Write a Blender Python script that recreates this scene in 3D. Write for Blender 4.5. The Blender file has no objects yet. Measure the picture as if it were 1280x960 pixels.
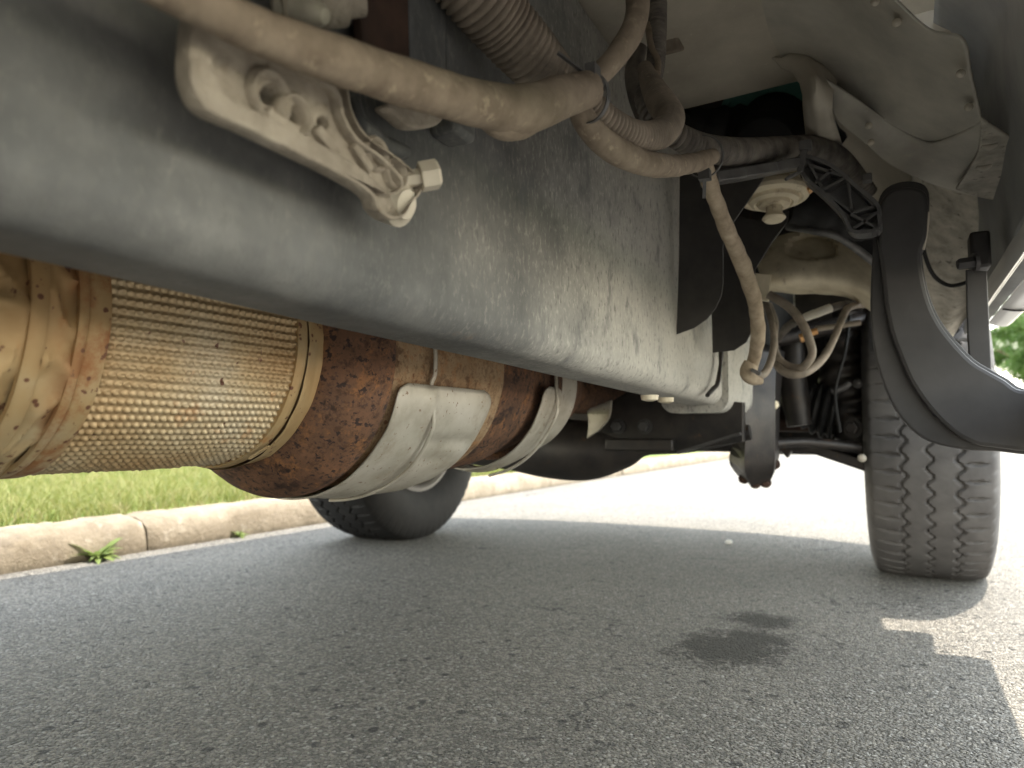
import bpy, bmesh, math, random
import numpy as np
from mathutils import Vector, Matrix, noise
random.seed(7)
S = bpy.context.scene
COL = S.collection
R = math.radians
# ------------------------------------------------------------------ camera
F, W, H = 890.0, 1280.0, 960.0
CAMH = 0.38
PITCH = math.atan(60 / F)
YAW = math.atan(480 / F)
cam_d = bpy.data.cameras.new('camera')
cam = bpy.data.objects.new('camera', cam_d); COL.objects.link(cam)
cam.location = (0, 0, CAMH)
cam.rotation_euler = (R(90) + PITCH, 0, YAW)
cam_d.sensor_width = 36; cam_d.lens = F / W * 36
cam_d.clip_start = 0.01; cam_d.clip_end = 2000
cam_d.dof.use_dof = True
cam_d.dof.focus_distance = 0.74
cam_d.dof.aperture_fstop = 6.5
S.camera = cam
# ------------------------------------------------------------------ light
SUN = Vector((0.30, 0.45, 1.0)).normalized()
wd = bpy.data.worlds.new('World'); S.world = wd; wd.use_nodes = True
wn = wd.node_tree
sky = wn.nodes.new('ShaderNodeTexSky'); sky.sky_type = 'NISHITA'; sky.sun_disc = False
sky.sun_elevation = math.asin(SUN.z); sky.sun_rotation = math.atan2(SUN.x, SUN.y)
bg = wn.nodes['Background']; bg.inputs[1].default_value = 0.15
sky.dust_density = 0.5; sky.ozone_density = 0.0; sky.air_density = 2.2
hz = wn.nodes.new('ShaderNodeHueSaturation'); hz.inputs['Saturation'].default_value = .42   # thin summer haze: a paler sky all over
wn.links.new(sky.outputs[0], hz.inputs['Color']); wn.links.new(hz.outputs[0], bg.inputs[0])
sl = bpy.data.lights.new('sun', 'SUN'); sl.energy = 2.0; sl.angle = R(0.6); sl.color = (1, .915, .80)
so = bpy.data.objects.new('sun', sl); COL.objects.link(so)
so.rotation_euler = SUN.to_track_quat('Z', 'Y').to_euler(); so.location = (5, 8, 20)
S.view_settings.view_transform = 'Standard'; S.view_settings.look = 'None'
S.view_settings.exposure = 2.74; S.view_settings.gamma = 1.0
S.render.engine = 'CYCLES'
S.cycles.max_bounces = 8; S.cycles.diffuse_bounces = 6
# ------------------------------------------------------------------ where things stand
cp, sp, cy, sy = math.cos(PITCH), math.sin(PITCH), math.cos(YAW), math.sin(YAW)
def ray(px, py):
    x = (px - 640) / F; z = (480 - py) / F
    y2 = cp - z * sp; z2 = z * cp + sp
    return Vector((x * cy - y2 * sy, x * sy + y2 * cy, z2))
EYE = Vector((0, 0, CAMH))
def P(px, py, t): return EYE + ray(px, py) * t
def PXp(px, py, x): r = ray(px, py); return EYE + r * (x / r.x)
def PYp(px, py, y): r = ray(px, py); return EYE + r * (y / r.y)
def PZp(px, py, z): r = ray(px, py); return EYE + r * ((z - CAMH) / r.z)
# ------------------------------------------------------------------ materials
def srgb(r, g, b):
    f = lambda c: (c / 12.92 if c <= .04045 else ((c + .055) / 1.055) ** 2.4)
    return (f(r / 255), f(g / 255), f(b / 255), 1)
# how pale each dusty finish is (a plain factor on its colours)
PALE = {'asphalt': .80, 'rail_steel': 1.35, 'dust_conduit': 1.12, 'dust_conduit_dark': 1.15, 'hose_tan': 1.2, 'cast_metal': 1.05, 'bright_cast': .95,
        'cream_metal': 1.15, 'floor_paint': 1.6, 'sill_paint': 1.5, 'mottled_liner': 1.3, 'blue_liner': 1.3, 'foil': 1.0, 'perforated': 1.08, 'rust_red': 1.1,
        'rust_tan': 1.15, 'heat_shield': 1.2, 'black_conduit': 1.2, 'line_brown': 1.2, 'black_plastic': 1.2, 'step_steel': 1.2, 'rubber_tyre': 1.0,
        'concrete': 1.7, 'grass': 1.7, 'weed': 1.4, 'leaf': 1.1}
class NT:
    def __init__(s, name):
        s.k = PALE.get(name, 1.0)
        s.m = bpy.data.materials.new(name); s.m.use_nodes = True; s.t = s.m.node_tree
        s.b = s.t.nodes['Principled BSDF']
        s.co = s.n('ShaderNodeTexCoord').outputs['Object']
    def n(s, typ, **kw):
        nd = s.t.nodes.new(typ)
        for k, v in kw.items(): setattr(nd, k, v)
        return nd
    def l(s, a, b): s.t.links.new(a, b)
    def noise(s, scale, detail=6, rough=.6, stretch=None, dist=0):
        nd = s.n('ShaderNodeTexNoise'); nd.inputs['Scale'].default_value = scale
        nd.inputs['Detail'].default_value = detail; nd.inputs['Roughness'].default_value = rough
        nd.inputs['Distortion'].default_value = dist
        if stretch:
            mp = s.n('ShaderNodeMapping'); mp.inputs['Scale'].default_value = stretch
            s.l(s.co, mp.inputs[0]); s.l(mp.outputs[0], nd.inputs['Vector'])
        else: s.l(s.co, nd.inputs['Vector'])
        return nd.outputs['Fac']
    def voro(s, scale, feature='F1', rnd=1):
        nd = s.n('ShaderNodeTexVoronoi', feature=feature); nd.inputs['Scale'].default_value = scale
        nd.inputs['Randomness'].default_value = rnd
        s.l(s.co, nd.inputs['Vector']); return nd
    def ramp(s, fac, stops):
        nd = s.n('ShaderNodeValToRGB'); e = nd.color_ramp.elements
        while len(e) < len(stops): e.new(.5)
        for i, (p, c) in enumerate(stops):
            e[i].position = p; e[i].color = c if len(c) == 4 else (*(v * s.k for v in c), 1)
        s.l(fac, nd.inputs[0]); return nd.outputs[0]
    def step(s, fac, a, b):
        nd = s.n('ShaderNodeMapRange', interpolation_type='SMOOTHSTEP')
        nd.inputs[1].default_value = a; nd.inputs[2].default_value = b
        s.l(fac, nd.inputs[0]); return nd.outputs[0]
    def mix(s, fac, a, b, mode='MIX'):
        nd = s.n('ShaderNodeMix', data_type='RGBA', blend_type=mode)
        if hasattr(fac, 'links'): s.l(fac, nd.inputs[0])
        else: nd.inputs[0].default_value = fac
        for v, i in ((a, 6), (b, 7)):
            if hasattr(v, 'links'): s.l(v, nd.inputs[i])
            else: nd.inputs[i].default_value = v if len(v) == 4 else (*(x * s.k for x in v), 1)
        return nd.outputs[2]
    def math(s, op, a, b=0.0):
        nd = s.n('ShaderNodeMath', operation=op)
        for v, i in ((a, 0), (b, 1)):
            if hasattr(v, 'links'): s.l(v, nd.inputs[i])
            else: nd.inputs[i].default_value = v
        return nd.outputs[0]
    def bump(s, h, strength=.3, dist=.002):
        nd = s.n('ShaderNodeBump'); nd.inputs['Strength'].default_value = strength
        nd.inputs['Distance'].default_value = dist
        s.l(h, nd.inputs['Height'])
        if s.b.inputs['Normal'].is_linked:
            s.l(s.b.inputs['Normal'].links[0].from_socket, nd.inputs['Normal'])
        s.l(nd.outputs[0], s.b.inputs['Normal'])
    def out(s, col, rough=.6, metal=0.0, spec=.4):
        if hasattr(col, 'links'): s.l(col, s.b.inputs['Base Color'])
        else: s.b.inputs['Base Color'].default_value = col if len(col) == 4 else (*col, 1)
        if hasattr(rough, 'links'): s.l(rough, s.b.inputs['Roughness'])
        else: s.b.inputs['Roughness'].default_value = rough
        s.b.inputs['Metallic'].default_value = metal
        s.b.inputs['Specular IOR Level'].default_value = spec
        return s.m
M = {}
def simple(name, a, b, scale=30, rough=.6, metal=0.0, bump=.2, bscale=300, bdist=.0006, spec=.4, spots=None):
    q = NT(name)
    c = q.ramp(q.noise(scale), [(.3, a), (.7, b)])
    if spots:
        c = q.mix(q.step(q.noise(spots[0], 5, .65), spots[1] - .04, spots[1] + .12), c, spots[2])
    q.bump(q.noise(bscale, 4), bump, bdist)
    M[name] = q.out(c, rough, metal, spec); return M[name]

def rail_mat():
    q = NT('rail_steel')
    c = q.ramp(q.noise(6, 5, .65), [(.3, (.042, .044, .046)), (.52, (.088, .089, .089)), (.72, (.155, .154, .148))])
    sx = q.n('ShaderNodeSeparateXYZ'); q.l(q.co, sx.inputs[0])
    # road dust thrown back by the front wheel, thicker towards it
    du = q.math('ADD', q.step(sx.outputs['Y'], .15, 1.25), q.math('MULTIPLY', q.math('SUBTRACT', q.noise(8, 5, .7), .5), .8))
    c = q.mix(q.math('MULTIPLY', q.step(du, .15, 1.0), .85), c, (.385, .372, .34))
    flk = q.noise(210, 4, .65, (1, .9, .5))
    c = q.mix(q.math('MULTIPLY', q.math('MULTIPLY', q.step(flk, .50, .70), .45), q.step(du, -.1, .8)), c, (.46, .44, .39))
    c = q.mix(q.math('MULTIPLY', q.step(q.noise(170, 4, .65, (1, .9, .45)), .54, .68), .75), c, (.10, .10, .096))
    c = q.mix(q.math('MULTIPLY', q.step(q.noise(22, 5, .65, (1, 1, .6)), .55, .70), .7), c, (.095, .097, .098))
    st = q.math('MULTIPLY', q.step(q.noise(22, 6, .75, (1, .5, 1.2)), .60, .72), q.step(sx.outputs['Z'], .50, .46))
    c = q.mix(q.math('MULTIPLY', st, .7), c, (.14, .105, .08))
    c = q.mix(q.step(q.noise(60, 2, .5), .77, .79), c, (.25, .15, .07))
    q.bump(flk, .35, .0012)
    q.bump(q.noise(18, 4), .25, .005)
    M['rail'] = q.out(c, .62, .1, .35)
rail_mat()
simple('dust_conduit', (.145, .112, .084), (.28, .23, .178), 42, .8, 0, .7, 170, .0012, .25, (95, .60, (.33, .275, .205)))
simple('dust_conduit_dark', (.12, .10, .08), (.25, .21, .17), 34, .8, 0, .4, 220, .0008, .25, (90, .62, (.30, .25, .20)))
simple('black_conduit', (.045, .04, .036), (.17, .15, .13), 40, .6, 0, .2, 300, .0005, .4)
simple('black_plastic', (.045, .044, .045), (.10, .097, .095), 40, .42, 0, .12, 500, .0004, .5, (90, .7, (.12, .11, .10)))
simple('shield_plastic', (.026, .024, .024), (.046, .042, .040), 30, .5, 0, .1, 400, .0004, .4, (220, .72, (.09, .085, .08)))
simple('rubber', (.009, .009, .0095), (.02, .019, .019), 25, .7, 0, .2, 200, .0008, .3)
simple('dark_steel', (.018, .017, .018), (.05, .042, .038), 22, .45, .35, .3, 160, .001, .5, (40, .64, (.09, .05, .03)))
simple('dark_rust', (.035, .022, .017), (.075, .042, .03), 30, .75, 0, .3, 200, .001, .3)
simple('step_steel', (.036, .034, .035), (.060, .057, .057), 14, .52, .2, .12, 900, .0004, .5, (300, .74, (.13, .12, .11)))
simple('cast_metal', (.21, .18, .145), (.40, .355, .295), 30, .75, .05, .9, 90, .004, .3, (45, .63, (.22, .17, .12)))
simple('bright_cast', (.42, .38, .31), (.58, .53, .45), 30, .55, .1, .3, 150, .001, .4)
simple('cream_metal', (.46, .40, .29), (.70, .63, .49), 22, .65, .1, .3, 120, .001, .35, (24, .62, (.26, .19, .12)))
simple('floor_paint', (.18, .162, .135), (.32, .295, .25), 6, .55, .05, .2, 70, .002, .35, (130, .66, (.36, .33, .28)))
simple('sill_paint', (.19, .18, .16), (.36, .34, .295), 9, .55, .05, .2, 90, .002, .4, (45, .66, (.29, .27, .23)))
simple('mottled_liner', (.22, .205, .175), (.44, .41, .36), 40, .75, 0, .5, 70, .003, .3, (60, .62, (.09, .085, .075)))
simple('blue_liner', (.16, .163, .165), (.25, .25, .245), 10, .6, 0, .3, 70, .002, .3, (50, .66, (.25, .24, .22)))
simple('white_paint', (.74, .735, .72), (.80, .79, .77), 3, .25, 0, .02, 50, .0002, .5)
simple('glass_dark', (.02, .025, .025), (.03, .035, .035), 3, .05, 0, 0, 50, .0002, .6)
simple('rim_metal', (.52, .50, .47), (.66, .63, .60), 12, .35, .6, .1, 90, .0006, .5)
simple('hose_tan', (.20, .16, .115), (.37, .305, .23), 60, .8, 0, .4, 300, .0007, .25, (150, .64, (.19, .12, .08)))
simple('line_brown', (.15, .125, .10), (.26, .22, .18), 60, .6, 0, .2, 300, .0004, .35)
simple('white_fitting', (.62, .58, .50), (.74, .70, .62), 40, .5, 0, .2, 200, .0004, .4)
simple('brass', (.55, .30, .12), (.65, .38, .18), 40, .4, .6, .2, 200, .0004, .4)
simple('teal_rubber', (.06, .17, .145), (.09, .23, .2), 20, .6, 0, .1, 200, .0004, .3)
simple('concrete', (.095, .08, .06), (.165, .142, .11), 6, .9, 0, .7, 60, .006, .2, (9, .62, (.10, .083, .06)))
def concrete_mat():
    q = NT('concrete'); sx = q.n('ShaderNodeSeparateXYZ'); q.l(q.co, sx.inputs[0])
    c = q.ramp(q.noise(6, 6, .7), [(.3, (.088, .071, .050)), (.7, (.165, .14, .105))])
    c = q.mix(q.math('MULTIPLY', q.step(q.noise(90, 4, .7), .5, .7), .4), c, (.075, .066, .055))
    c = q.mix(q.math('MULTIPLY', q.step(q.noise(4.5, 6, .75, (1, 1, .5)), .55, .68), .7), c, (.07, .058, .044))
    c = q.mix(q.math('MULTIPLY', q.step(q.noise(13, 5, .7), .58, .72), .6), c, (.21, .19, .155))
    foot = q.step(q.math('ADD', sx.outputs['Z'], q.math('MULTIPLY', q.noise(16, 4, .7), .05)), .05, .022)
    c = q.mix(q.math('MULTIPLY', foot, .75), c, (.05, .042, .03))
    q.bump(q.noise(60, 5, .7), .8, .008); q.bump(q.noise(260, 3), .4, .002)
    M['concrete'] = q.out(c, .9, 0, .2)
concrete_mat()
simple('bark', (.10, .075, .05), (.2, .15, .11), 14, .9, 0, .8, 30, .02, .2)
simple('pebble', (.86, .85, .82), (.9, .89, .87), 20, .8, 0, .2, 100, .001, .3)

def foil_mat():
    q = NT('foil')
    c = q.ramp(q.noise(9, 5), [(.3, (.32, .185, .075)), (.55, (.42, .295, .15)), (.75, (.46, .375, .24))])
    c = q.mix(q.math('MULTIPLY', q.step(q.noise(20, 5, .7, (1, 2.2, 1)), .55, .75), .75), c, (.42, .20, .075))
    sy_ = q.n('ShaderNodeSeparateXYZ'); q.l(q.co, sy_.inputs[0])
    band = q.math('MULTIPLY', q.step(sy_.outputs['Y'], .27, .30), q.step(sy_.outputs['Y'], .36, .315))
    c = q.mix(q.math('MULTIPLY', band, q.step(q.noise(34, 5, .7), .38, .62)), c, (.30, .135, .055))
    vd = q.voro(95); vs_ = q.n('ShaderNodeSeparateColor'); q.l(vd.outputs['Color'], vs_.inputs[0])
    c = q.mix(q.math('MULTIPLY', q.step(q.math('ADD', vd.outputs['Distance'], q.math('MULTIPLY', q.noise(120, 3), .3)), .38, .26), q.step(vs_.outputs[0], .60, .75)), c, (.14, .06, .035))
    c = q.mix(q.step(q.noise(75, 3, .6), .63, .68), c, (.16, .075, .045))
    q.bump(q.noise(240, 3), .2, .0007)
    M['foil'] = q.out(c, .55, .25, .35)
foil_mat()
def perf_mat():
    q = NT('perforated')
    c = q.ramp(q.noise(8, 4), [(.3, (.36, .235, .115)), (.5, (.44, .335, .20)), (.7, (.48, .41, .30))])
    c = q.mix(q.math('MULTIPLY', q.step(q.noise(17, 4, .7), .58, .72), .6), c, (.40, .20, .08))
    c = q.mix(q.step(q.noise(60, 2, .5), .71, .74), c, (.13, .06, .04))
    M['perf'] = q.out(c, .42, .4, .5)
perf_mat()
def rust_mat(name, base, mid, spot, sc=125, thr=.575):
    q = NT(name)
    c = q.ramp(q.noise(18, 6, .7), [(.32, base), (.66, mid)])
    c = q.mix(q.math('MULTIPLY', q.step(q.noise(45, 6, .75), .50, .66), .65), c, (.29, .135, .055))
    c = q.mix(q.math('MULTIPLY', q.step(q.noise(150, 4, .7), .5, .64), .5), c, tuple(.45 * v for v in base))
    c = q.mix(q.step(q.noise(sc, 4, .6, (1, .8, 1)), thr, thr + .05), c, spot)
    c = q.mix(q.math('MULTIPLY', q.step(q.noise(210, 3, .6), .58, .64), .6), c, tuple(1.3 * v for v in spot))
    c = q.mix(q.math('MULTIPLY', q.step(q.noise(26, 6, .7), .53, .64), .75), c, tuple(.6 * v for v in spot))
    q.bump(q.noise(sc, 4, .6), .35, .0012)
    M[name] = q.out(c, .78, .1, .25)
rust_mat('rust_red', (.085, .048, .032), (.175, .092, .055), (.04, .027, .024))
rust_mat('rust_tan', (.23, .145, .08), (.33, .235, .145), (.15, .08, .045), 80, .62)
def shield_mat():
    q = NT('heat_shield')
    c = q.ramp(q.noise(16, 5), [(.3, (.28, .25, .20)), (.5, (.40, .37, .315)), (.72, (.47, .44, .39))])
    c = q.mix(q.step(q.noise(150, 3, .6), .64, .69), c, (.20, .14, .10))
    c = q.mix(q.math('MULTIPLY', q.step(q.noise(11, 6, .75), .54, .70), .6), c, (.27, .215, .155))
    q.bump(q.noise(30, 3), .2, .003)
    M['shield'] = q.out(c, .55, .3, .4)
shield_mat()

def asphalt():
    q = NT('asphalt')
    v = q.voro(225); v2 = q.voro(380)
    big = q.noise(2.3, 5, .6)
    c = q.ramp(q.n('ShaderNodeSeparateColor').outputs[0] if False else v.outputs['Distance'], [(.0, (.36, .353, .325)), (.40, (.265, .26, .24)), (.68, (.09, .088, .083))])
    sep = q.n('ShaderNodeSeparateColor'); q.l(v.outputs['Color'], sep.inputs[0])
    c = q.mix(.6, c, q.ramp(sep.outputs[0], [(0, (.11, .11, .107)), (.5, (.225, .22, .208)), (.9, (.46, .44, .40))]))
    c = q.mix(q.math('MULTIPLY', q.step(q.noise(520, 2), .45, .7), .25), c, (.42, .40, .37))
    c = q.mix(1.0, c, q.ramp(big, [(.3, (.82, .82, .82, 1)), (.7, (1.08, 1.07, 1.05, 1))]), 'MULTIPLY')
    c = q.mix(1.0, c, (1.03, .99, .93, 1), 'MULTIPLY')
    pit = q.math('MULTIPLY', q.step(q.noise(48, 3, .55), .61, .66), q.step(q.noise(9, 2), .46, .58))
    c = q.mix(q.math('MULTIPLY', pit, .85), c, (.04, .04, .04))
    vp = q.voro(30); sepp = q.n('ShaderNodeSeparateColor'); q.l(vp.outputs['Color'], sepp.inputs[0])
    pk = q.math('MULTIPLY', q.step(q.math('ADD', vp.outputs['Distance'], q.math('MULTIPLY', q.noise(150, 3), .25)), .40, .27), q.step(sepp.outputs[0], .66, .80))
    c = q.mix(q.math('MULTIPLY', pk, .8), c, (.035, .035, .034))
    c = q.mix(q.math('MULTIPLY', q.step(sep.outputs[1], .93, .96), .7), c, (.55, .53, .48))
    # hairline cracks
    nz = q.n('ShaderNodeTexNoise'); nz.inputs['Scale'].default_value = 9; nz.inputs['Detail'].default_value = 5; q.l(q.co, nz.inputs['Vector'])
    ad = q.n('ShaderNodeMixRGB', blend_type='LINEAR_LIGHT') if False else q.n('ShaderNodeVectorMath', operation='MULTIPLY_ADD')
    q.l(nz.outputs['Color'], ad.inputs[0]); ad.inputs[1].default_value = (.16, .16, 0); q.l(q.co, ad.inputs[2])
    ve = q.n('ShaderNodeTexVoronoi', feature='DISTANCE_TO_EDGE'); ve.inputs['Scale'].default_value = 1.7; q.l(ad.outputs[0], ve.inputs['Vector'])
    crk = q.math('MULTIPLY', q.step(q.math('ADD', ve.outputs['Distance'], q.math('MULTIPLY', q.noise(70, 3), .006)), .0085, .0045), q.step(q.noise(2.6, 4), .50, .58))
    c = q.mix(q.math('MULTIPLY', crk, .75), c, (.04, .04, .038))
    # oil stain with ragged edge
    geo = q.co
    st = None
    for (cx_, cy_, rx, ry) in ((-.275, 1.31, .088, .10), (-.25, 1.53, .065, .05), (-.24, 1.40, .06, .05)):
        mp = q.n('ShaderNodeMapping', vector_type='POINT')
        mp.inputs['Location'].default_value = (-cx_ / rx, -cy_ / ry, 0); mp.inputs['Scale'].default_value = (1 / rx, 1 / ry, 0)
        q.l(geo, mp.inputs[0])
        ln = q.n('ShaderNodeVectorMath', operation='LENGTH'); q.l(mp.outputs[0], ln.inputs[0])
        d = q.math('ADD', ln.outputs['Value'], q.math('ADD', q.math('MULTIPLY', q.math('SUBTRACT', q.noise(20, 6, .7), .5), 2.4), q.math('MULTIPLY', q.math('SUBTRACT', q.noise(130, 3, .6), .5), 2.2)))
        m = q.step(d, 1.4, .65)
        st = m if st is None else q.math('MAXIMUM', st, m)
    c = q.mix(q.math('MULTIPLY', st, .92), c, (.02, .02, .016))
    h = q.math('SUBTRACT', 1.0, v.outputs['Distance'])
    q.bump(h, .95, .0075)
    q.bump(v2.outputs['Distance'], .6, -.004)
    q.bump(pit, -.6, .004)
    q.bump(pk, -.8, .005)
    q.bump(crk, -.6, .004)
    M['asphalt'] = q.out(c, .8, 0, .3)
asphalt()
def lawn_mat():
    q = NT('lawn')
    c = q.ramp(q.noise(3, 6), [(.3, (.06, .10, .02)), (.7, (.16, .18, .05))])
    M['lawn'] = q.out(c, .9, 0, .1)
lawn_mat()
def blade_mat(name, a, b, sc, d=None):
    q = NT(name)
    st = [(.3, a), (.7, b)]
    if d: st = [(.28, a), (.5, b), (.72, d)]
    c = q.ramp(q.noise(sc, 4), st)
    q.b.inputs['Transmission Weight'].default_value = 0
    m = q.out(c, .6, 0, .3)
    tr = q.n('ShaderNodeBsdfTranslucent'); q.l(c, tr.inputs[0])
    mx = q.n('ShaderNodeMixShader'); mx.inputs[0].default_value = .35
    o = q.t.nodes['Material Output']
    q.l(q.b.outputs[0], mx.inputs[1]); q.l(tr.outputs[0], mx.inputs[2]); q.l(mx.outputs[0], o.inputs[0])
    M[name] = m
blade_mat('grass', (.050, .074, .016), (.108, .115, .03), 13, (.19, .16, .08))
blade_mat('leaf', (.055, .12, .025), (.11, .17, .045), 2)
blade_mat('weed', (.08, .125, .03), (.14, .17, .05), 40)
# ------------------------------------------------------------------ mesh helpers
BASE = Vector((-.72, .3, 0))
def mesh(name, verts, faces, smooth=None, mat=None):
    me = bpy.data.meshes.new(name)
    me.from_pydata([tuple(v) for v in verts], [], faces)
    bm = bmesh.new(); bm.from_mesh(me); bmesh.ops.recalc_face_normals(bm, faces=bm.faces); bm.to_mesh(me); bm.free()
    fin(me, smooth, mat); return me
def fin(me, smooth=None, mat=None):
    if smooth is not None:
        me.polygons.foreach_set('use_smooth', [True] * len(me.polygons))
        if smooth < 180: me.set_sharp_from_angle(angle=R(smooth))
    if mat: me.materials.append(M[mat])
def obj(name, me, parent=None, **props):
    o = bpy.data.objects.new(name, me); COL.objects.link(o)
    if parent is not None:
        o.parent = parent
        if parent.get('category'): o.location = -parent.location
    for k, v in props.items(): o[k] = v
    return o
def empty(name, loc, parent=None, **props):
    o = bpy.data.objects.new(name, None); COL.objects.link(o); o.location = loc; o.empty_display_size = .2
    if parent is not None: o.parent = parent
    for k, v in props.items(): o[k] = v
    return o
def bevel(o, w=.002, seg=2, ang=35):
    m = o.modifiers.new('bevel', 'BEVEL'); m.width = w; m.segments = seg; m.limit_method = 'ANGLE'; m.angle_limit = R(ang)
    return o
def solid(o, t, off=-1):
    m = o.modifiers.new('thickness', 'SOLIDIFY'); m.thickness = t; m.offset = off; return o
def cat(pts, u):
    """Catmull-Rom through a list of vectors / tuples (u in 0..n-1)."""
    n = len(pts); i = min(int(u), n - 2); f = u - i
    p0 = pts[max(i - 1, 0)]; p1 = pts[i]; p2 = pts[i + 1]; p3 = pts[min(i + 2, n - 1)]
    return .5 * ((2 * p1) + (p2 - p0) * f + (2 * p0 - 5 * p1 + 4 * p2 - p3) * f * f + (3 * p1 - p0 - 3 * p2 + p3) * f ** 3)
def tube_geo(pts, rad, ns=16, step=.004, corr=0.0, pitch=.0045, lump=0.0, cap=True, flat=1.0):
    pv = [np.array(p) for p in pts]; n = len(pv)
    L = sum(np.linalg.norm(pv[i + 1] - pv[i]) for i in range(n - 1))
    k = max(8, int(L / step))
    us = np.linspace(0, n - 1, k + 1)
    P3 = np.array([cat(pv, u) for u in us]); rr = np.array([float(cat([np.array(r) for r in rad], u)) for u in us])
    T = np.gradient(P3, axis=0); T /= np.linalg.norm(T, axis=1)[:, None]
    up = np.array([0, 0, 1.0]) if abs(T[0][2]) < .9 else np.array([1.0, 0, 0])
    N = np.cross(T[0], up); N /= np.linalg.norm(N)
    vs = []; s = 0
    for i in range(k + 1):
        if i: s += np.linalg.norm(P3[i] - P3[i - 1])
        N = N - T[i] * N.dot(T[i]); N /= np.linalg.norm(N)
        B = np.cross(T[i], N)
        r = rr[i]
        if corr: r = r * (1 + corr * (.5 + .5 * math.cos(2 * math.pi * s / pitch)) ** .4 - corr * .7)
        for a in range(ns):
            th = 2 * math.pi * a / ns
            q = r
            if lump: q = r * (1 + lump * noise.noise(Vector(P3[i] * 45) + Vector((math.cos(th), math.sin(th), 0)) * .6))
            vs.append(P3[i] + N * math.cos(th) * q + B * math.sin(th) * q * flat)
    fs = [(i * ns + a, i * ns + (a + 1) % ns, (i + 1) * ns + (a + 1) % ns, (i + 1) * ns + a) for i in range(k) for a in range(ns)]
    if cap: fs += [tuple(range(ns)), tuple(range(k * ns, k * ns + ns))]
    return vs, fs
def tube(name, pts, rad, mat, parent, smooth=50, **kw):
    v, f = tube_geo(pts, rad, **kw); return obj(name, mesh(name, v, f, smooth, mat), parent)
def ptube(name, data, mat, parent, **kw):
    """data: (px, py, radius in px, depth)"""
    return tube(name, [P(a, b, t) for a, b, r, t in data], [r * t / F for a, b, r, t in data], mat, parent, **kw)
def patch(name, rows, mat, parent, nu=28, nv=28, thick=.004, smooth=60, fn=None):
    g = [[np.array(p) for p in r] for r in rows]; nr = len(g); nc = len(g[0]); vs = []
    for j in range(nv + 1):
        line = [cat([g[r][c] for r in range(nr)], j / nv * (nr - 1)) for c in range(nc)]
        for i in range(nu + 1):
            p = cat(line, i / nu * (nc - 1)); vs.append(p if fn is None else fn(Vector(p), i / nu, j / nv))
    fs = [(j * (nu + 1) + i, j * (nu + 1) + i + 1, (j + 1) * (nu + 1) + i + 1, (j + 1) * (nu + 1) + i) for j in range(nv) for i in range(nu)]
    o = obj(name, mesh(name, vs, fs, smooth, mat), parent)
    if thick: solid(o, thick, 0)
    return o
def plate(name, loops, frame, depth, mat, parent, bev=.001, smooth=40):
    """Flat plate with holes: loops of 3D points lying near a plane; frame = (origin, u, v) ; extruded +-depth/2 along u x v."""
    o0, u, v = frame; u = u.normalized(); w = u.cross(v).normalized(); v = w.cross(u)
    cu = bpy.data.curves.new(name, 'CURVE'); cu.dimensions = '2D'; cu.fill_mode = 'BOTH'
    cu.extrude = max(depth / 2 - bev, .0001); cu.bevel_depth = bev; cu.bevel_resolution = 1; cu.offset = -bev
    for lp in loops:
        s = cu.splines.new('POLY'); s.points.add(len(lp) - 1); s.use_cyclic_u = True
        for i, p in enumerate(lp):
            d = Vector(p) - o0; s.points[i].co = (d.dot(u), d.dot(v), 0, 1)
    tmp = bpy.data.objects.new('tmp', cu); COL.objects.link(tmp)
    me = bpy.data.meshes.new_from_object(tmp.evaluated_get(bpy.context.evaluated_depsgraph_get()))
    bpy.data.objects.remove(tmp); bpy.data.curves.remove(cu)
    mx = Matrix((u, v, w)).transposed().to_4x4(); mx.translation = o0
    me.transform(mx); me.materials.clear(); me.name = name
    fin(me, smooth, mat)
    return obj(name, me, parent)
def smoothloop(pts, n=6):
    out = []; m = len(pts); pv = [np.array(p, float) for p in pts]
    for i in range(m):
        for k in range(n):
            f = k / n; p0, p1, p2, p3 = pv[i - 1], pv[i], pv[(i + 1) % m], pv[(i + 2) % m]
            out.append(.5 * ((2 * p1) + (p2 - p0) * f + (2 * p0 - 5 * p1 + 4 * p2 - p3) * f * f + (3 * p1 - p0 - 3 * p2 + p3) * f ** 3))
    return out
def oval(cx, cy_, rx, ry, n=14, rot=0):
    return [(cx + rx * math.cos(a) * math.cos(rot) - ry * math.sin(a) * math.sin(rot), cy_ + rx * math.cos(a) * math.sin(rot) + ry * math.sin(a) * math.cos(rot)) for a in [2 * math.pi * k / n for k in range(n)]]
def box_geo(c, s, rot=None):
    c = Vector(c); vs = []
    for x in (-.5, .5):
        for y in (-.5, .5):
            for z in (-.5, .5):
                v = Vector((x * s[0], y * s[1], z * s[2]))
                if rot: v = rot @ v
                vs.append(c + v)
    return vs, [(0, 1, 3, 2), (4, 6, 7, 5), (0, 4, 5, 1), (2, 3, 7, 6), (0, 2, 6, 4), (1, 5, 7, 3)]
def box(name, c, s, mat, parent, bev=.002, rot=None):
    v, f = box_geo(c, s, rot); return bevel(obj(name, mesh(name, v, f, 40, mat), parent), bev)
def beam_geo(a, b, w, h, up=Vector((0, 0, 1))):
    a = Vector(a); b = Vector(b); t = (b - a).normalized(); s = t.cross(up)
    if s.length < 1e-4: s = t.cross(Vector((0, 1, 0)))
    s.normalize(); n = s.cross(t); vs = []
    for p in (a, b):
        for i, j in ((-1, -1), (1, -1), (1, 1), (-1, 1)): vs.append(p + s * i * w / 2 + n * j * h / 2)
    return vs, [(0, 1, 2, 3), (4, 5, 6, 7), (0, 1, 5, 4), (1, 2, 6, 5), (2, 3, 7, 6), (3, 0, 4, 7)]
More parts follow.
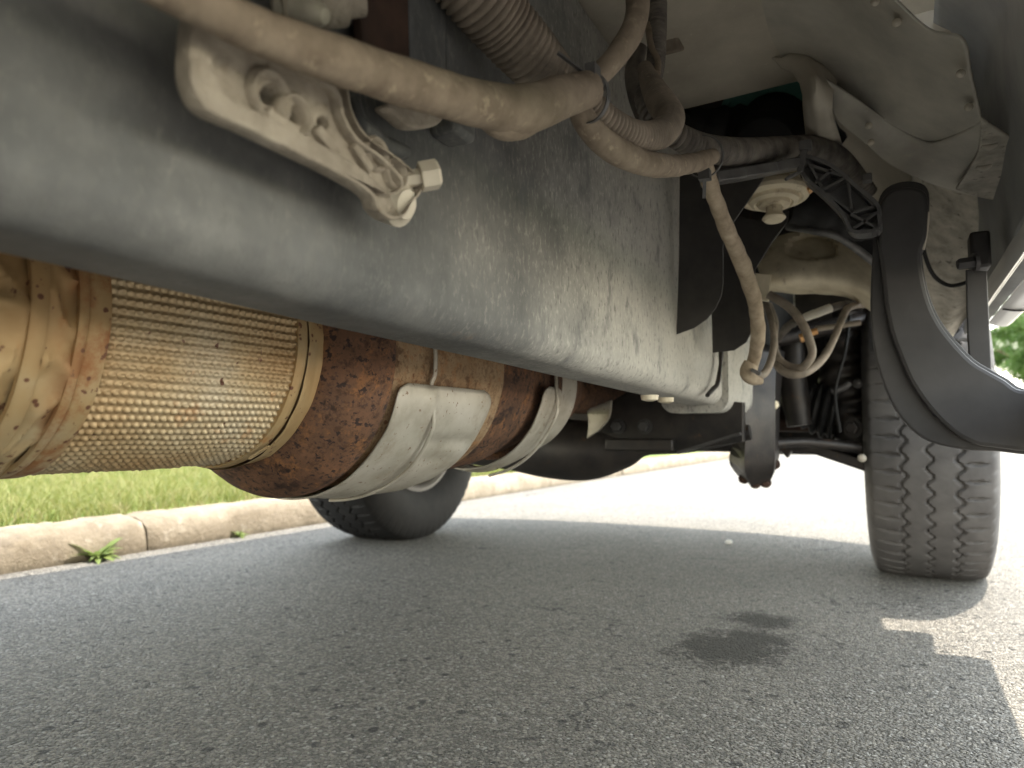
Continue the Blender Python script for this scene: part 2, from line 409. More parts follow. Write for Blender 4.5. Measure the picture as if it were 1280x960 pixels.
def join(parts):
    vs = []; fs = []
    for v, f in parts:
        n = len(vs); vs += list(v); fs += [tuple(i + n for i in q) for q in f]
    return vs, fs
def lathe_geo(org, axis, prof, n=32, ref=None):
    """prof: (along axis, radius)"""
    ax = Vector(axis).normalized(); ref = Vector(ref) if ref else (Vector((0, 0, 1)) if abs(ax.z) < .9 else Vector((1, 0, 0)))
    u = ax.cross(ref).normalized(); v = ax.cross(u); org = Vector(org); vs = []
    for a, r in prof:
        for k in range(n):
            th = 2 * math.pi * k / n; vs.append(org + ax * a + (u * math.cos(th) + v * math.sin(th)) * r)
    fs = [(i * n + k, i * n + (k + 1) % n, (i + 1) * n + (k + 1) % n, (i + 1) * n + k) for i in range(len(prof) - 1) for k in range(n)]
    if prof[0][1] > 1e-5: fs.append(tuple(range(n)))
    if prof[-1][1] > 1e-5: fs.append(tuple(range((len(prof) - 1) * n, len(prof) * n)))
    return vs, fs
def lathe(name, org, axis, prof, mat, parent, n=32, smooth=35):
    v, f = lathe_geo(org, axis, prof, n); return obj(name, mesh(name, v, f, smooth, mat), parent)
def bolt_geo(org, axis, r, h, n=6, washer=1.5):
    return join([lathe_geo(org, axis, [(0, r * washer), (h * .2, r * washer), (h * .2, r * .9)], 18), lathe_geo(org, axis, [(h * .2, r), (h * .9, r), (h, r * .8)], n)])
def bolt(name, org, axis, r, h, mat, parent, **k):
    v, f = bolt_geo(org, axis, r, h, **k); return obj(name, mesh(name, v, f, 30, mat), parent)

# ================================================================== SETTING
def sheet(name, x0, x1, y0, y1, z, mat, nx=1, ny=1, **p):
    vs = [(x0 + (x1 - x0) * i / nx, y0 + (y1 - y0) * j / ny, z) for j in range(ny + 1) for i in range(nx + 1)]
    fs = [(j * (nx + 1) + i, j * (nx + 1) + i + 1, (j + 1) * (nx + 1) + i + 1, (j + 1) * (nx + 1) + i) for j in range(ny) for i in range(nx)]
    return obj(name, mesh(name, vs, fs, None, mat), None, **p)
KX = -2.12
sheet('ground', -600, 600, -600, 600, -.03, 'lawn', kind='structure')
sheet('road', KX - .02, 6.0, -80, 160, 0, 'asphalt', kind='structure')
def slab(name, x0, x1, y0, y1, z0, z1, mat):
    v, f = box_geo(((x0 + x1) / 2, (y0 + y1) / 2, (z0 + z1) / 2), (x1 - x0, y1 - y0, z1 - z0))
    return obj(name, mesh(name, v, f, None, mat), None, kind='structure')
slab('lawn', -60, KX - .155, -80, 160, -.02, .095, 'lawn')
slab('verge', 6.16, 60, -80, 160, -.02, .095, 'lawn')
# kerb of single stones
def kerb_stone_mesh(L, seed):
    prof = [(.0, -.02), (.0, .03), (-.012, .075), (-.035, .098), (-.07, .110), (-.12, .113), (-.158, .107), (-.158, -.02)]
    n = max(6, int(L / .025)); vs = []
    for i in range(n + 1):
        y = L * i / n
        for j, (x, z) in enumerate(prof):
            e = .010 if (i in (0, n)) else 0
            nz = noise.noise(Vector((x * 20 + seed * 7, y * 9, z * 20))) * .009 + noise.noise(Vector((x * 30 + seed * 3, y * 33, z * 30))) * .004
            vs.append((x - e * .6 + (nz if 0 < j < 7 else 0), y, z - (e if j > 1 and j < 7 else 0) + (nz if 0 < j < 7 else 0)))
    k = len(prof)
    fs = [(i * k + j, i * k + (j + 1) % k, (i + 1) * k + (j + 1) % k, (i + 1) * k + j) for i in range(n) for j in range(k)]
    fs += [tuple(range(k)), tuple(range(n * k, n * k + k))]
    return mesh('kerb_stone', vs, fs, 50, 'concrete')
kerb = empty('kerb', (KX, 1.48, 0), kind='structure')
kms = [kerb_stone_mesh(1.494, s) for s in range(3)]
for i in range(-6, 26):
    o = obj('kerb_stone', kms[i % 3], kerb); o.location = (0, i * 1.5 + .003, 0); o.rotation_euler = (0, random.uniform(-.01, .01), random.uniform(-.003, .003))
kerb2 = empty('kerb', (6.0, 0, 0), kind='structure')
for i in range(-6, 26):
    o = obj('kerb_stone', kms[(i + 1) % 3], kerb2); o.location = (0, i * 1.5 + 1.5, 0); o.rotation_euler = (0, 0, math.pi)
# grass blades
rng = np.random.default_rng(3)
def blades(n, x0, x1, y0, y1, z, h0, h1, w):
    x = rng.uniform(x0, x1, n); y = rng.uniform(y0, y1, n); a = rng.uniform(0, 2 * math.pi, n)
    h = rng.uniform(h0, h1, n); lx = rng.normal(0, .55, n) * h; ly = rng.normal(0, .55, n) * h
    dx = np.cos(a) * w; dy = np.sin(a) * w; Z = np.full(n, z)
    v = np.stack([np.stack([x - dx, y - dy, Z], 1), np.stack([x + dx, y + dy, Z], 1),
                  np.stack([x + lx * .45 + dx * .7, y + ly * .45 + dy * .7, Z + h * .62], 1), np.stack([x + lx * .45 - dx * .7, y + ly * .45 - dy * .7, Z + h * .62], 1),
                  np.stack([x + lx, y + ly, Z + h], 1)], 1).reshape(-1, 3)
    b = np.arange(n)[:, None] * 5
    q = b + np.array([0, 1, 2, 3]); t = b + np.array([3, 2, 4])
    return v, [tuple(r) for r in q] + [tuple(r) for r in t]
bv1 = blades(70000, -5.2, KX - .13, .2, 6.5, .09, .03, .085, .0022)
bv2 = blades(22000, -14, -5.0, -1, 14, .09, .04, .10, .005)
gv, gf = join([bv1, bv2])
me = bpy.data.meshes.new('grass'); me.from_pydata([tuple(v) for v in gv], [], gf); me.materials.append(M['grass'])
obj('grass', me, None, kind='stuff')
# weeds in the kerb joints
def weed(loc, s, n, label, group=None):
    vs = []; fs = []
    r2 = random.Random(int(loc[1] * 100))
    for k in range(n):
        a = r2.uniform(0, 6.28); ln = r2.uniform(.5, 1) * s; lift = r2.uniform(.25, 1.25); w = s * r2.uniform(.05, .11)
        d = Vector((math.cos(a), math.sin(a), 0)); sd = Vector((-d.y, d.x, 0)); b = len(vs)
        for i in range(6):
            f = i / 5; wv = w * math.sin(math.pi * min(.98, f * .9 + .08)); c = d * ln * f + Vector((0, 0, ln * (lift * f - .45 * f * f) + .003))
            vs += [c - sd * wv, c + sd * wv + Vector((0, 0, wv * .4))]
        fs += [(b + 2 * i, b + 2 * i + 1, b + 2 * i + 3, b + 2 * i + 2) for i in range(5)]
    o = empty('weed', loc, None, label=label, category='weed')
    obj('leaves', mesh('leaves', vs, fs, 60, 'weed'), o).location = (0, 0, 0)
w1 = PZp(112, 697, 0.005); w2 = PZp(298, 668, 0.01)
weed((KX + .02, w1.y, 0), .085, 60, 'larger leafy green weed growing at the foot of the kerb')
weed((KX + .015, w2.y, 0), .05, 24, 'tiny tuft of weed at the kerb foot, beyond the larger weed')
# white pebble on the road
pv, pf = lathe_geo((0, 0, 0), (0, 0, 1), [(0, .004), (.003, .0085), (.007, .008), (.010, .004), (.011, 0)], 10)
pb = obj('pebble', mesh('pebble', [Vector((v.x * 1.5, v.y * 1.2, v.z * 1.5)) for v in pv], pf, 60, 'pebble'), None, label='small white pebble lying alone on the shaded road', category='pebble')
pb.location = PZp(911, 680, 0)
# trees
def tree_meshes(seed, hgt, cr):
    r2 = random.Random(seed); parts = []
    pts = [Vector((0, 0, -.1)), Vector((.05, .03, hgt * .25)), Vector((-.05, .1, hgt * .5)), Vector((.1, 0, hgt * .8))]
    parts.append(tube_geo(pts, [.2, .15, .11, .04], ns=10, step=.3))
    ends = [pts[-1]]
    for k in range(11):
        z = hgt * r2.uniform(.32, .72); a = k * 2.4 + r2.uniform(-.4, .4); L = cr * r2.uniform(.6, 1)
        p0 = Vector((0, .05, z)); p1 = p0 + Vector((math.cos(a) * L * .5, math.sin(a) * L * .5, L * .35)); p2 = p0 + Vector((math.cos(a) * L, math.sin(a) * L, L * .5))
        parts.append(tube_geo([p0, p1, p2], [.07, .045, .015], ns=6, step=.3)); ends += [p1, p2]
    v, f = join(parts); trunk = mesh('trunk', v, f, 60, 'bark')
    rg = np.random.default_rng(seed); cs = []
    for e in ends:
        for _ in range(5):
            cs.append(np.array(e) + rg.normal(0, cr * .2, 3) * np.array([1, 1, .7]))
    n = 240; lv = []
    for c in cs:
        q = rg.normal(0, 1, (n, 3)); q /= np.linalg.norm(q, axis=1)[:, None]; q *= (rg.uniform(0, 1, (n, 1)) ** .45) * cr * rg.uniform(.14, .26)
        lv.append(c + q * np.array([1, 1, .7]))
    lv = np.concatenate(lv); m = len(lv); a = rg.normal(0, 1, (m, 3)); a /= np.linalg.norm(a, axis=1)[:, None]
    b = np.cross(a, rg.normal(0, 1, (m, 3))); b /= np.linalg.norm(b, axis=1)[:, None]; s = rg.uniform(.05, .1, (m, 1))
    V = np.stack([lv - a * s, lv + b * s * .5, lv + a * s, lv - b * s * .5], 1).reshape(-1, 3)
    me = bpy.data.meshes.new('crown'); me.from_pydata(V.tolist(), [], [(4 * i, 4 * i + 1, 4 * i + 2, 4 * i + 3) for i in range(m)]); me.materials.append(M['leaf'])
    return trunk, me
TM = [tree_meshes(11, 7.5, 2.6), tree_meshes(23, 9, 3.2)]
def tree(k, loc, rz, s, label):
    o = empty('street_tree', loc, None, label=label, category='tree', group='leafy trees along the street'); o.rotation_euler = (0, 0, rz); o.scale = (s, s, s)
    for nm, m_ in zip(('trunk', 'crown'), TM[k]): obj(nm, m_, o).location = (0, 0, 0)
for k, x, y, rz, s, lb in [
    (0, 6.9, 8.8, .3, .95, 'broad leafy tree on the verge that dapples the road with shade'),
    (1, 7.5, 26, 1.3, 1.0, 'leafy green tree farther along the verge, seen past the side step'),
    (0, 7.2, 42, 2.2, 1.1, 'leafy tree well down the street beyond the one seen past the side step'),
    (1, 8.2, 62, 4.2, 1.1, 'farthest leafy tree on the verge side of the street'),
    (0, -6.8, 16, 3.1, 1.0, 'leafy tree on the lawn ahead of the truck'),
    (1, -8.0, 33, .9, 1.0, 'leafy tree on the lawn far ahead of the truck'),
    (1, -11.5, 6, 2.0, .9, 'leafy tree standing deep in the lawn beside the truck')]:
    tree(k, (x, y, .08), rz, s, lb)

# ================================================================== THE TRUCK
T = empty('pickup_truck', BASE, None, label='white pickup truck parked at the kerb, seen from underneath', category='pickup truck')
RX = -.30                      # outer face of the frame rail
# ---- frame rail
def sweep_profile(name, prof, ys, mat, parent, dz=None, dx=None, smooth=50, ripple=0.0):
    vs = []; k = len(prof)
    for y in ys:
        for (x, z) in prof:
            n_ = noise.noise(Vector((x * 6, y * 6, z * 6))) * ripple
            vs.append((x + (dx(y) if dx else 0) + n_, y, z + (dz(y) if dz else 0) + n_ * .5))
    n = len(ys)
    fs = [(i * k + j, i * k + (j + 1) % k, (i + 1) * k + (j + 1) % k, (i + 1) * k + j) for i in range(n - 1) for j in range(k)]
    fs += [tuple(range(k)), tuple(range((n - 1) * k, n * k))]
    return obj(name, mesh(name, vs, fs, smooth, mat), parent)
def rounded(x0, x1, z0, z1, r, n=6, rt=None):
    out = []
    for cx_, cz, a0, rr in ((x1 - r, z0 + r, -90, r), (x1 - (rt or r), z1 - (rt or r), 0, rt or r), (x0 + r, z1 - r, 90, r), (x0 + r, z0 + r, 180, r)):
        for k in range(n + 1):
            a = R(a0 + 90 * k / n); out.append((cx_ + rr * math.cos(a), cz + rr * math.sin(a)))
    return out
def lerp(a, b, n): return [a + (b - a) * i / n for i in range(n + 1)]
def dens(pr, n=6):
    out = []
    for i in range(len(pr)):
        a = pr[i]; b = pr[(i + 1) % len(pr)]; d = math.dist(a, b)
        for k in range(max(1, int(d / .02))):
            f = k / max(1, int(d / .02)); out.append((a[0] + (b[0] - a[0]) * f, a[1] + (b[1] - a[1]) * f))
    return out
ZB, ZT = .464, .885
rail = sweep_profile('frame_rail', dens(rounded(RX - .088, RX, ZB, ZT, .026, 8, .012)), lerp(-2.9, 1.46, 170), 'rail', T, dz=lambda y: -.024 * (max(y, -.2) - .15), ripple=.0016)
def kick(y): return 0 if y < 1.70 else .27 * (1 - math.cos(min(1, (y - 1.70) / .35) * math.pi)) / 2
front = sweep_profile('front_rail', dens(rounded(RX - .125, RX + .012, .418, .70, .03, 6)), lerp(1.43, 1.72, 20) + lerp(1.74, 3.0, 50), 'rail', T, dz=kick, ripple=.001)
sweep_profile('frame_rail', dens(rounded(-1.14 - .015, -1.14 + .1, ZB, ZT - .1, .03, 5)), lerp(-2.9, 3.0, 40), 'rail', T)
# weld bead and small plug on the joint
tube('weld_bead', [PXp(902, 418, RX + .008), PXp(901, 450, RX + .012), PXp(897, 478, RX + .013), PXp(884, 494, RX + .010)], [.004] * 4, 'dark_steel', rail, lump=.4)
for (px, py) in ((832, 497), (812, 494)):
    p = PZp(px, py, ZB - .036); obj('drain_tab', mesh('drain_tab', *lathe_geo(p, (0, 0, -1), [(0, .012), (.006, .011), (.008, .005)], 12), 40, 'cream_metal'), rail)
# ---- cast bracket on the rail (near, upper left)
BXP = RX + .030
def bx(pts, x=BXP): return [PXp(a, b, x) for a, b in pts]
frame_x = (Vector((BXP, 0, .5)), Vector((0, 1, 0)), Vector((0, 0, 1)))
outl = [(240, 10), (228, 60), (230, 105), (250, 140), (300, 163), (360, 192), (420, 222), (455, 244), (464, 262), (480, 275), (498, 272), (508, 256), (520, 238), (508, 214), (478, 190), (448, 168), (432, 140), (424, 108), (395, 85), (350, 60), (310, 30), (290, 0)]
holes = [oval(330, 122, 15, 13), oval(361, 146, 14, 10, rot=.6), oval(394, 156, 7, 8), oval(463, 194, 11, 11), oval(487, 218, 10, 9)]
brk = plate('cast_bracket', [bx(smoothloop(outl, 4))] + [bx(h) for h in holes], frame_x, .012, 'cast_metal', T, .002)
inn = [(264, 10), (256, 60), (262, 98), (277, 122), (318, 143), (372, 170), (432, 203), (462, 226), (476, 240), (488, 240), (494, 232), (490, 222), (468, 200), (438, 178), (420, 148), (412, 118), (386, 99), (342, 76), (300, 50), (284, 10)]
plate('rim', [bx(smoothloop(outl, 4), BXP + .008), bx(smoothloop(inn, 4), BXP + .008)], (Vector((BXP + .008, 0, .5)), Vector((0, 1, 0)), Vector((0, 0, 1))), .010, 'cast_metal', brk, .0018)
for (pa_, pb2) in (((330, 140), (372, 172)), ((394, 160), (420, 196)), ((440, 180), (462, 214))):
    v, f = beam_geo(PXp(*pa_, BXP + .008), PXp(*pb2, BXP + .008), .006, .006, Vector((1, 0, 0))); bevel(obj('web', mesh('web', v, f, 30, 'cast_metal'), brk), .0015)
for (px, py, r) in ((330, 122, .0095), (361, 146, .008), (463, 194, .0075), (487, 218, .0075)):
    p = PXp(px, py, BXP + .004); v, f = lathe_geo(p, (1, 0, 0), [(0, r * 1.45), (.005, r * 1.4), (.007, r * 1.2), (.005, r), (-.01, r * .95)], 18)
    obj('boss', mesh('boss', v, f[:-2], 50, 'cast_metal'), brk)
a = PXp(500, 226, BXP + .004); b = PXp(549, 217, BXP + .022)
d = (b - a)
obj('stud', mesh('stud', *lathe_geo(a, d, [(0, .0055), (d.length * .5, .0055), (d.length * .51, .0095), (d.length * .93, .0095), (d.length, .0075)], 6), 40, 'bright_cast'), brk)
a = PXp(470, 243, BXP + .006); obj('lug', mesh('lug', *lathe_geo(PXp(487, 252, BXP - .004), (1, 0, -.3), [(-.004, .013), (.006, .0145), (.009, .0145), (.011, .010), (.014, .009), (.0145, 0)], 20), 60, 'bright_cast'), brk)
# backing bits behind the bracket and conduit
box('mount_pad', PXp(470, 140, RX + .008), (.016, .05, .05), 'rail', T, .004)
tube('pipe_clip', [PXp(440, 112, RX + .012), PXp(445, 150, RX + .02), PXp(470, 175, RX + .02), PXp(505, 190, RX + .01)], [.005, .006, .006, .005], 'rail', T, lump=.2)
plate('clip_tab', [[PXp(a, b, RX + .03) for a, b in smoothloop([(475, 133), (515, 128), (548, 140), (540, 158), (508, 162), (490, 150)], 4)]], (Vector((RX + .03, 0, .5)), Vector((0, 1, 0)), Vector((0, 0, 1))), .01, 'cast_metal', T, .002)
box('clip_block', PXp(566, 158, RX + .012), (.025, .03, .022), 'rail', T, .005)
# ---- things above the near conduit
lathe('sensor_cap', PXp(388, 16, RX + .03), (1, .2, -.4), [(-.02, .006), (0, .007), (.006, .0065), (.010, .004), (.011, 0)], 'bright_cast', T)
lathe('sensor_body', PXp(412, 6, RX + .026), (.6, .9, .35), [(-.03, .012), (.0, .0125), (.008, .012), (.010, .008), (.020, .007), (.022, 0)], 'cast_metal', T)
fr = (Vector((RX + .012, 0, .7)), Vector((0, 1, 0)), Vector((0, 0, 1)))
def rp(pts, x): return [PXp(a, b, x) for a, b in pts]
plate('harness_panel', [rp([(440, -60), (505, -60), (508, 120), (445, 110)], RX + .010)], fr, .008, 'dark_rust', T, .002)
plate('harness_panel', [rp([(508, -60), (556, -60), (556, 115), (512, 112)], RX + .016)], fr, .012, 'rail', T, .003)
plate('harness_tag', [rp([(526, -30), (552, -30), (550, 32), (527, 16)], RX + .025)], fr, .002, 'bright_cast', T, .0004)
plate('harness_panel', [rp(smoothloop([(556, -40), (590, 0), (600, 60), (604, 130), (560, 120)], 4), RX + .012)], fr, .006, 'rail', T, .002)
# ---- wiring
har = tube('wiring_harness', [P(a, b, t) for a, b, r, t in [(120, -55, 28, .265), (225, -8, 28, .28), (320, 38, 28, .31), (420, 75, 29, .35), (520, 108, 29, .40), (600, 130, 28, .45), (650, 138, 28, .48), (700, 122, 25, .51), (736, 112, 23, .53)]],
           [r * t / F for r, t in [(28, .265), (28, .28), (28, .31), (29, .35), (29, .40), (28, .45), (30, .48), (26, .51), (23, .53)]], 'dust_conduit', T, lump=.07, ns=24)
ptube('conduit_sleeve', [(600, 135, 16, .46), (625, 152, 20, .47), (650, 156, 17, .485), (690, 135, 14, .51)], 'dust_conduit', har, lump=.15)
ptube('corrugated_conduit', [(545, -70, 44, .50), (590, -15, 43, .51), (628, 30, 40, .53), (664, 70, 36, .55), (700, 108, 28, .58)], 'dust_conduit_dark', har, corr=.13, pitch=.0052, step=.0007, ns=28)
ptube('conduit', [(790, -45, 15, .60), (797, 0, 15, .59), (792, 35, 15, .58), (775, 65, 15, .575), (752, 90, 14, .565), (728, 112, 13, .56)], 'dust_conduit', har, lump=.08)
ptube('corrugated_conduit', [(735, 125, 15, .56), (762, 152, 17, .58), (795, 170, 18, .61), (825, 167, 18, .65), (838, 148, 17, .69), (826, 128, 17, .73), (814, 105, 13, .77), (806, 85, 9, .8)], 'dust_conduit_dark', har, corr=.22, pitch=.0048, step=.0006, ns=24)
ptube('conduit', [(722, 128, 14, .54), (736, 158, 17, .555), (765, 185, 18, .58), (805, 203, 16, .62), (845, 207, 13, .68), (870, 203, 12, .73), (890, 196, 10, .78)], 'dust_conduit', har, lump=.12, ns=20)
ptube('corrugated_conduit', [(822, -40, 11, .86), (822, 10, 11, .85), (821, 50, 11, .83), (818, 90, 11, .81), (806, 120, 12, .79), (820, 150, 14, .78), (850, 172, 15, .79), (885, 186, 16, .83), (930, 190, 16, .9), (980, 187, 15, 1.0), (1020, 187, 15, 1.1), (1052, 202, 13, 1.16), (1088, 240, 8, 1.2)], 'black_conduit', har, corr=.30, pitch=.0062, step=.0008, ns=22)
ptube('conduit', [(800, 60, 9, .86), (792, 90, 11, .85), (796, 120, 11, .84), (806, 150, 10, .83)], 'black_conduit', har)
ptube('wire', [(810, 30, 4, .84), (814, 58, 4, .80), (822, 75, 4, .79), (822, 92, 4, .78)], 'dust_conduit', har, lump=.2)
box('connector', P(838, 52, .95), (.03, .035, .03), 'dust_conduit_dark', har, .004, Matrix.Rotation(.5, 3, 'X'))
ptube('conduit', [(878, 196, 11, .80), (892, 243, 10, .86), (910, 290, 10, .92), (930, 335, 10, 1.0), (945, 385, 9, 1.08), (947, 425, 8.5, 1.13), (940, 455, 8, 1.17), (938, 464, 8, 1.18)], 'hose_tan', har, lump=.12)
# zip ties
def ziptie(c, ax, r, w, tail, par):
    v, f = lathe_geo(c, ax, [(-w / 2, r), (w / 2, r), (w / 2, r * 1.06), (-w / 2, r * 1.06), (-w / 2, r)], 36)
    f = [q for q in f if len(q) == 4]
    o = obj('zip_tie', mesh('zip_tie', v, f, 30, 'black_plastic'), par)
    return o
zc = P(735, 118, .54); zax = (P(760, 125, .56) - P(712, 112, .52))
z1 = ziptie(zc + Vector((0, 0, -.003)), zax, .0175, .004, None, har)
v, f = join([box_geo(P(741, 92, .525), (.008, .012, .012)), beam_geo(P(738, 97, .525), P(697, 66, .52), .0035, .0014), box_geo(P(752, 107, .53), (.006, .007, .005))])
obj('tie_head', mesh('tie_head', v, f, 30, 'black_plastic'), har)
zc2 = P(879, 196, .80)
ziptie(zc2, P(900, 196, .84) - P(860, 198, .77), .022, .004, None, har)
v, f = join([box_geo(P(881, 219, .775), (.012, .011, .011)), beam_geo(P(881, 222, .775), P(880, 248, .78), .0035, .0014)])
obj('tie_head', mesh('tie_head', v, f, 30, 'black_plastic'), har)
# ---- ribbed plastic guide
TG = 1.0
gf_ = PYp(1040, 240, TG)
ofr = (Vector((0, TG, .6)), Vector((1, 0, 0)), Vector((0, 0, 1)))
def yp(pts, y=TG): return [PYp(a, b, y) for a, b in pts]
gout = smoothloop([(1000, 200), (1022, 203), (1045, 214), (1070, 236), (1096, 258), (1099, 272), (1099, 288), (1080, 293), (1064, 290), (1054, 270), (1030, 245), (1008, 225)], 4)
guide = plate('conduit_guide', [yp(gout, TG + .010)], (Vector((0, TG + .010, .6)), Vector((1, 0, 0)), Vector((0, 0, 1))), .004, 'black_plastic', T, .0008)
rim_g = []
lp = yp(gout)
for i in range(len(lp)): rim_g.append(beam_geo(lp[i], lp[(i + 1) % len(lp)], .028, .0045, Vector((0, 1, 0)).cross(lp[(i + 1) % len(lp)] - lp[i])))
for a, b in [((1012, 206), (1030, 240)), ((1030, 240), (1062, 222)), ((1060, 222), (1066, 268)), ((1034, 244), (1066, 268)), ((1066, 268), (1096, 260)), ((1062, 226), (1095, 262)), ((1016, 210), (1058, 224)), ((1064, 270), (1098, 288)), ((1068, 288), (1097, 268)), ((1020, 232), (1044, 212))]:
    pa, pb_ = yp([a, b]); rim_g.append(beam_geo(pa, pb_, .020, .0034, Vector((0, 1, 0)).cross(pb_ - pa)))
v, f = join(rim_g); obj('ribs', mesh('ribs', v, f, 30, 'black_plastic'), guide)
arm = [P(886, 224, .86), P(920, 219, .89), P(960, 212, .92), P(1004, 203, .955)]
v, f = join([beam_geo(arm[i], arm[i + 1] + (arm[i + 1] - arm[i]) * .02, .03, .0135) for i in range(3)])
bevel(obj('arm', mesh('arm', v, f, 30, 'black_plastic'), guide), .002)
v, f = join([beam_geo(P(1006, 186, .93), P(1000, 215, .93), .008, .004, Vector((0, 1, 0))), beam_geo(P(1000, 215, .93), P(982, 224, .93), .008, .004), box_geo(P(1007, 182, .93), (.015, .012, .012))])
bevel(obj('clip', mesh('clip', v, f, 30, 'black_plastic'), guide), .001)
box('pin', P(1084, 223, .96), (.012, .012, .012), 'black_plastic', guide, .002)
# black bulk behind the guide
ptube('hose', [(850, 165, 26, 1.25), (900, 160, 24, 1.28), (960, 158, 27, 1.3), (1010, 165, 26, 1.3), (1040, 190, 24, 1.3)], 'rubber', T, lump=.25)
ptube('hose', [(985, 262, 18, 1.25), (1020, 262, 24, 1.25), (1050, 272, 24, 1.25), (1085, 285, 16, 1.25)], 'rubber', T, lump=.15)
ptube('hose', [(985, 283, 5, 1.3), (1015, 288, 5, 1.25), (1050, 297, 5, 1.25), (1095, 330, 5, 1.3)], 'black_plastic', T)
# ---- splash flaps
yf = 1.10
pA = smoothloop([(850, 215), (905, 205), (960, 212), (940, 246), (917, 278), (906, 300), (904, 340), (903, 366), (892, 390), (872, 408), (848, 418), (849, 320)], 5)
pA = [(850, 205), (962, 205), (958, 218), (938, 248), (917, 278), (907, 292), (904, 310), (904, 355), (902, 370), (895, 385), (884, 399), (868, 410), (846, 418), (849, 320)]
plate('splash_flap', [yp(pA, yf)], (Vector((0, yf, .6)), Vector((1, 0, 0)), Vector((0, 0, 1))), .004, 'shield_plastic', T, .0009)
yf2 = 1.27
pB = [(886, 262), (920, 270), (955, 277), (986, 264), (985, 276), (965, 304), (944, 337), (944, 395), (941, 412), (933, 428), (918, 438), (891, 441)]
plate('splash_flap', [yp(pB, yf2)], (Vector((0, yf2, .6)), Vector((1, 0, 0)), Vector((0, 0, 1))), .004, 'shield_plastic', T, .0009)
# ---- body mount
mc = P(967, 246, 1.13)
pr = [(a_ * .93, r_ * .88) for a_, r_ in [(-.05, .045), (-.02, .047), (-.012, .058), (-.004, .0615), (.002, .060), (.006, .050), (.004, .044), (.010, .042), (.014, .034), (.011, .029), (.017, .027), (.021, .016), (.019, .013)]]
mnt = lathe('body_mount', mc, (.03, -.10, -1), pr, 'cream_metal', T, 40, 25)
v, f = lathe_geo(mc + Vector((.001, -.006, -.019)), (.03, -.10, -1), [(0, .0135), (.014, .0135), (.016, .011)], 6)
obj('bolt', mesh('bolt', v, f, 25, 'cream_metal'), mnt)
v, f = lathe_geo(mc + Vector((.001, -.01, -.034)), (.03, -.10, -1), [(0, .016), (.004, .018), (.008, .014), (.009, 0)], 20)
obj('washer', mesh('washer', v, f, 35, 'cream_metal'), mnt)
box('tab', P(1014, 236, 1.1), (.012, .02, .005), 'brass', mnt, .001, Matrix.Rotation(-.7, 3, 'Y'))
# ---- cream cross panel with oval hole
def emb(p, u, v):
    e = ((u - .40) / .16) ** 2 + ((v - .22) / .16) ** 2
    n_ = noise.noise(p * 30) * .003
    return p + Vector((0, .016 if e < 1 else 0, n_))
cp_ = patch('mount_bracket', [[P(948, 312, 1.5), P(985, 292, 1.48), (P(1035, 292, 1.46)), P(1075, 312, 1.44), P(1105, 340, 1.42)],
      [P(948, 335, 1.46), P(985, 325, 1.42), P(1035, 322, 1.40), P(1075, 338, 1.38), P(1105, 360, 1.36)],
      [P(955, 352, 1.44), P(985, 352, 1.40), P(1030, 352, 1.38), P(1070, 360, 1.36), P(1100, 378, 1.34)],
      [P(962, 362, 1.5), P(990, 366, 1.47), P(1030, 366, 1.45), P(1068, 374, 1.42), P(1098, 394, 1.40)]], 'cream_metal', T, 40, 40, .006, 60, emb)
plate('mount_gusset', [[P(a, b, 1.42) for a, b in [(940, 340), (965, 345), (962, 378), (945, 375)]]], (P(950, 360, 1.42), Vector((1, 0, 0)), Vector((0, 0, 1))), .01, 'cream_metal', cp_, .002)
# ---- brake lines
bl = ptube('brake_hose', [(961, 368, 5.5, 1.30), (985, 383, 5.5, 1.28), (1000, 400, 5.5, 1.27), (1010, 420, 5.5, 1.26), (1015, 443, 5, 1.26), (1003, 459, 5, 1.27), (985, 457, 4.5, 1.3), (972, 445, 4, 1.32), (968, 424, 4, 1.33), (969, 402, 4, 1.34), (961, 380, 4, 1.35)], 'line_brown', T)
ptube('brake_hose', [(1120, 384, 4, 1.5), (1086, 381, 4, 1.45), (1062, 384, 4.5, 1.4), (1052, 400, 4.5, 1.36), (1043, 422, 4.5, 1.33), (1030, 446, 5, 1.3), (1011, 463, 5.5, 1.28), (992, 468, 5.5, 1.28), (976, 462, 5, 1.3), (966, 448, 4, 1.34)], 'line_brown', T)
ptube('brake_hose', [(958, 380, 4, 1.32), (966, 410, 4, 1.28), (966, 440, 4.5, 1.25), (957, 465, 5, 1.22), (944, 471, 5, 1.2)], 'line_brown', T)
ln = ptube('brake_line', [(972, 425, 4, 1.5), (985, 408, 5, 1.46), (1005, 398, 5, 1.43), (1040, 385, 5, 1.40), (1060, 380, 4, 1.42), (1095, 381, 4, 1.5)], 'black_conduit', T)
ptube('fitting', [(1006, 397, 5, 1.418), (1016, 393, 5.5, 1.405), (1019, 392, 5.5, 1.405)], 'white_fitting', ln)
ptube('fitting', [(1020, 392, 5.5, 1.40), (1030, 388, 5.5, 1.39), (1038, 385, 5.5, 1.39)], 'white_fitting', ln)
lathe('fitting', P(1000, 423, 1.45), (1, .2, .3), [(0, .009), (.012, .009), (.012, .006), (.02, .006)], 'brass', ln, 8)
lathe('fitting', P(1014, 416, 1.45), (1, .2, .3), [(0, .007), (.012, .007)], 'brass', ln, 8)
tube('brake_line', [P(1020, 411, 1.5), P(1050, 407, 1.5), P(1075, 403, 1.5)], [.006] * 3, 'line_brown', T)
tube('hose_end', [P(939, 455, 1.15), P(934, 466, 1.15), P(940, 474, 1.15), P(950, 476, 1.16)], [.012, .011, .009, .007], 'hose_tan', har, lump=.2)
box('end_clip', P(945, 465, 1.13), (.016, .01, .006), 'black_plastic', har, .001, Matrix.Rotation(.5, 3, 'Y'))
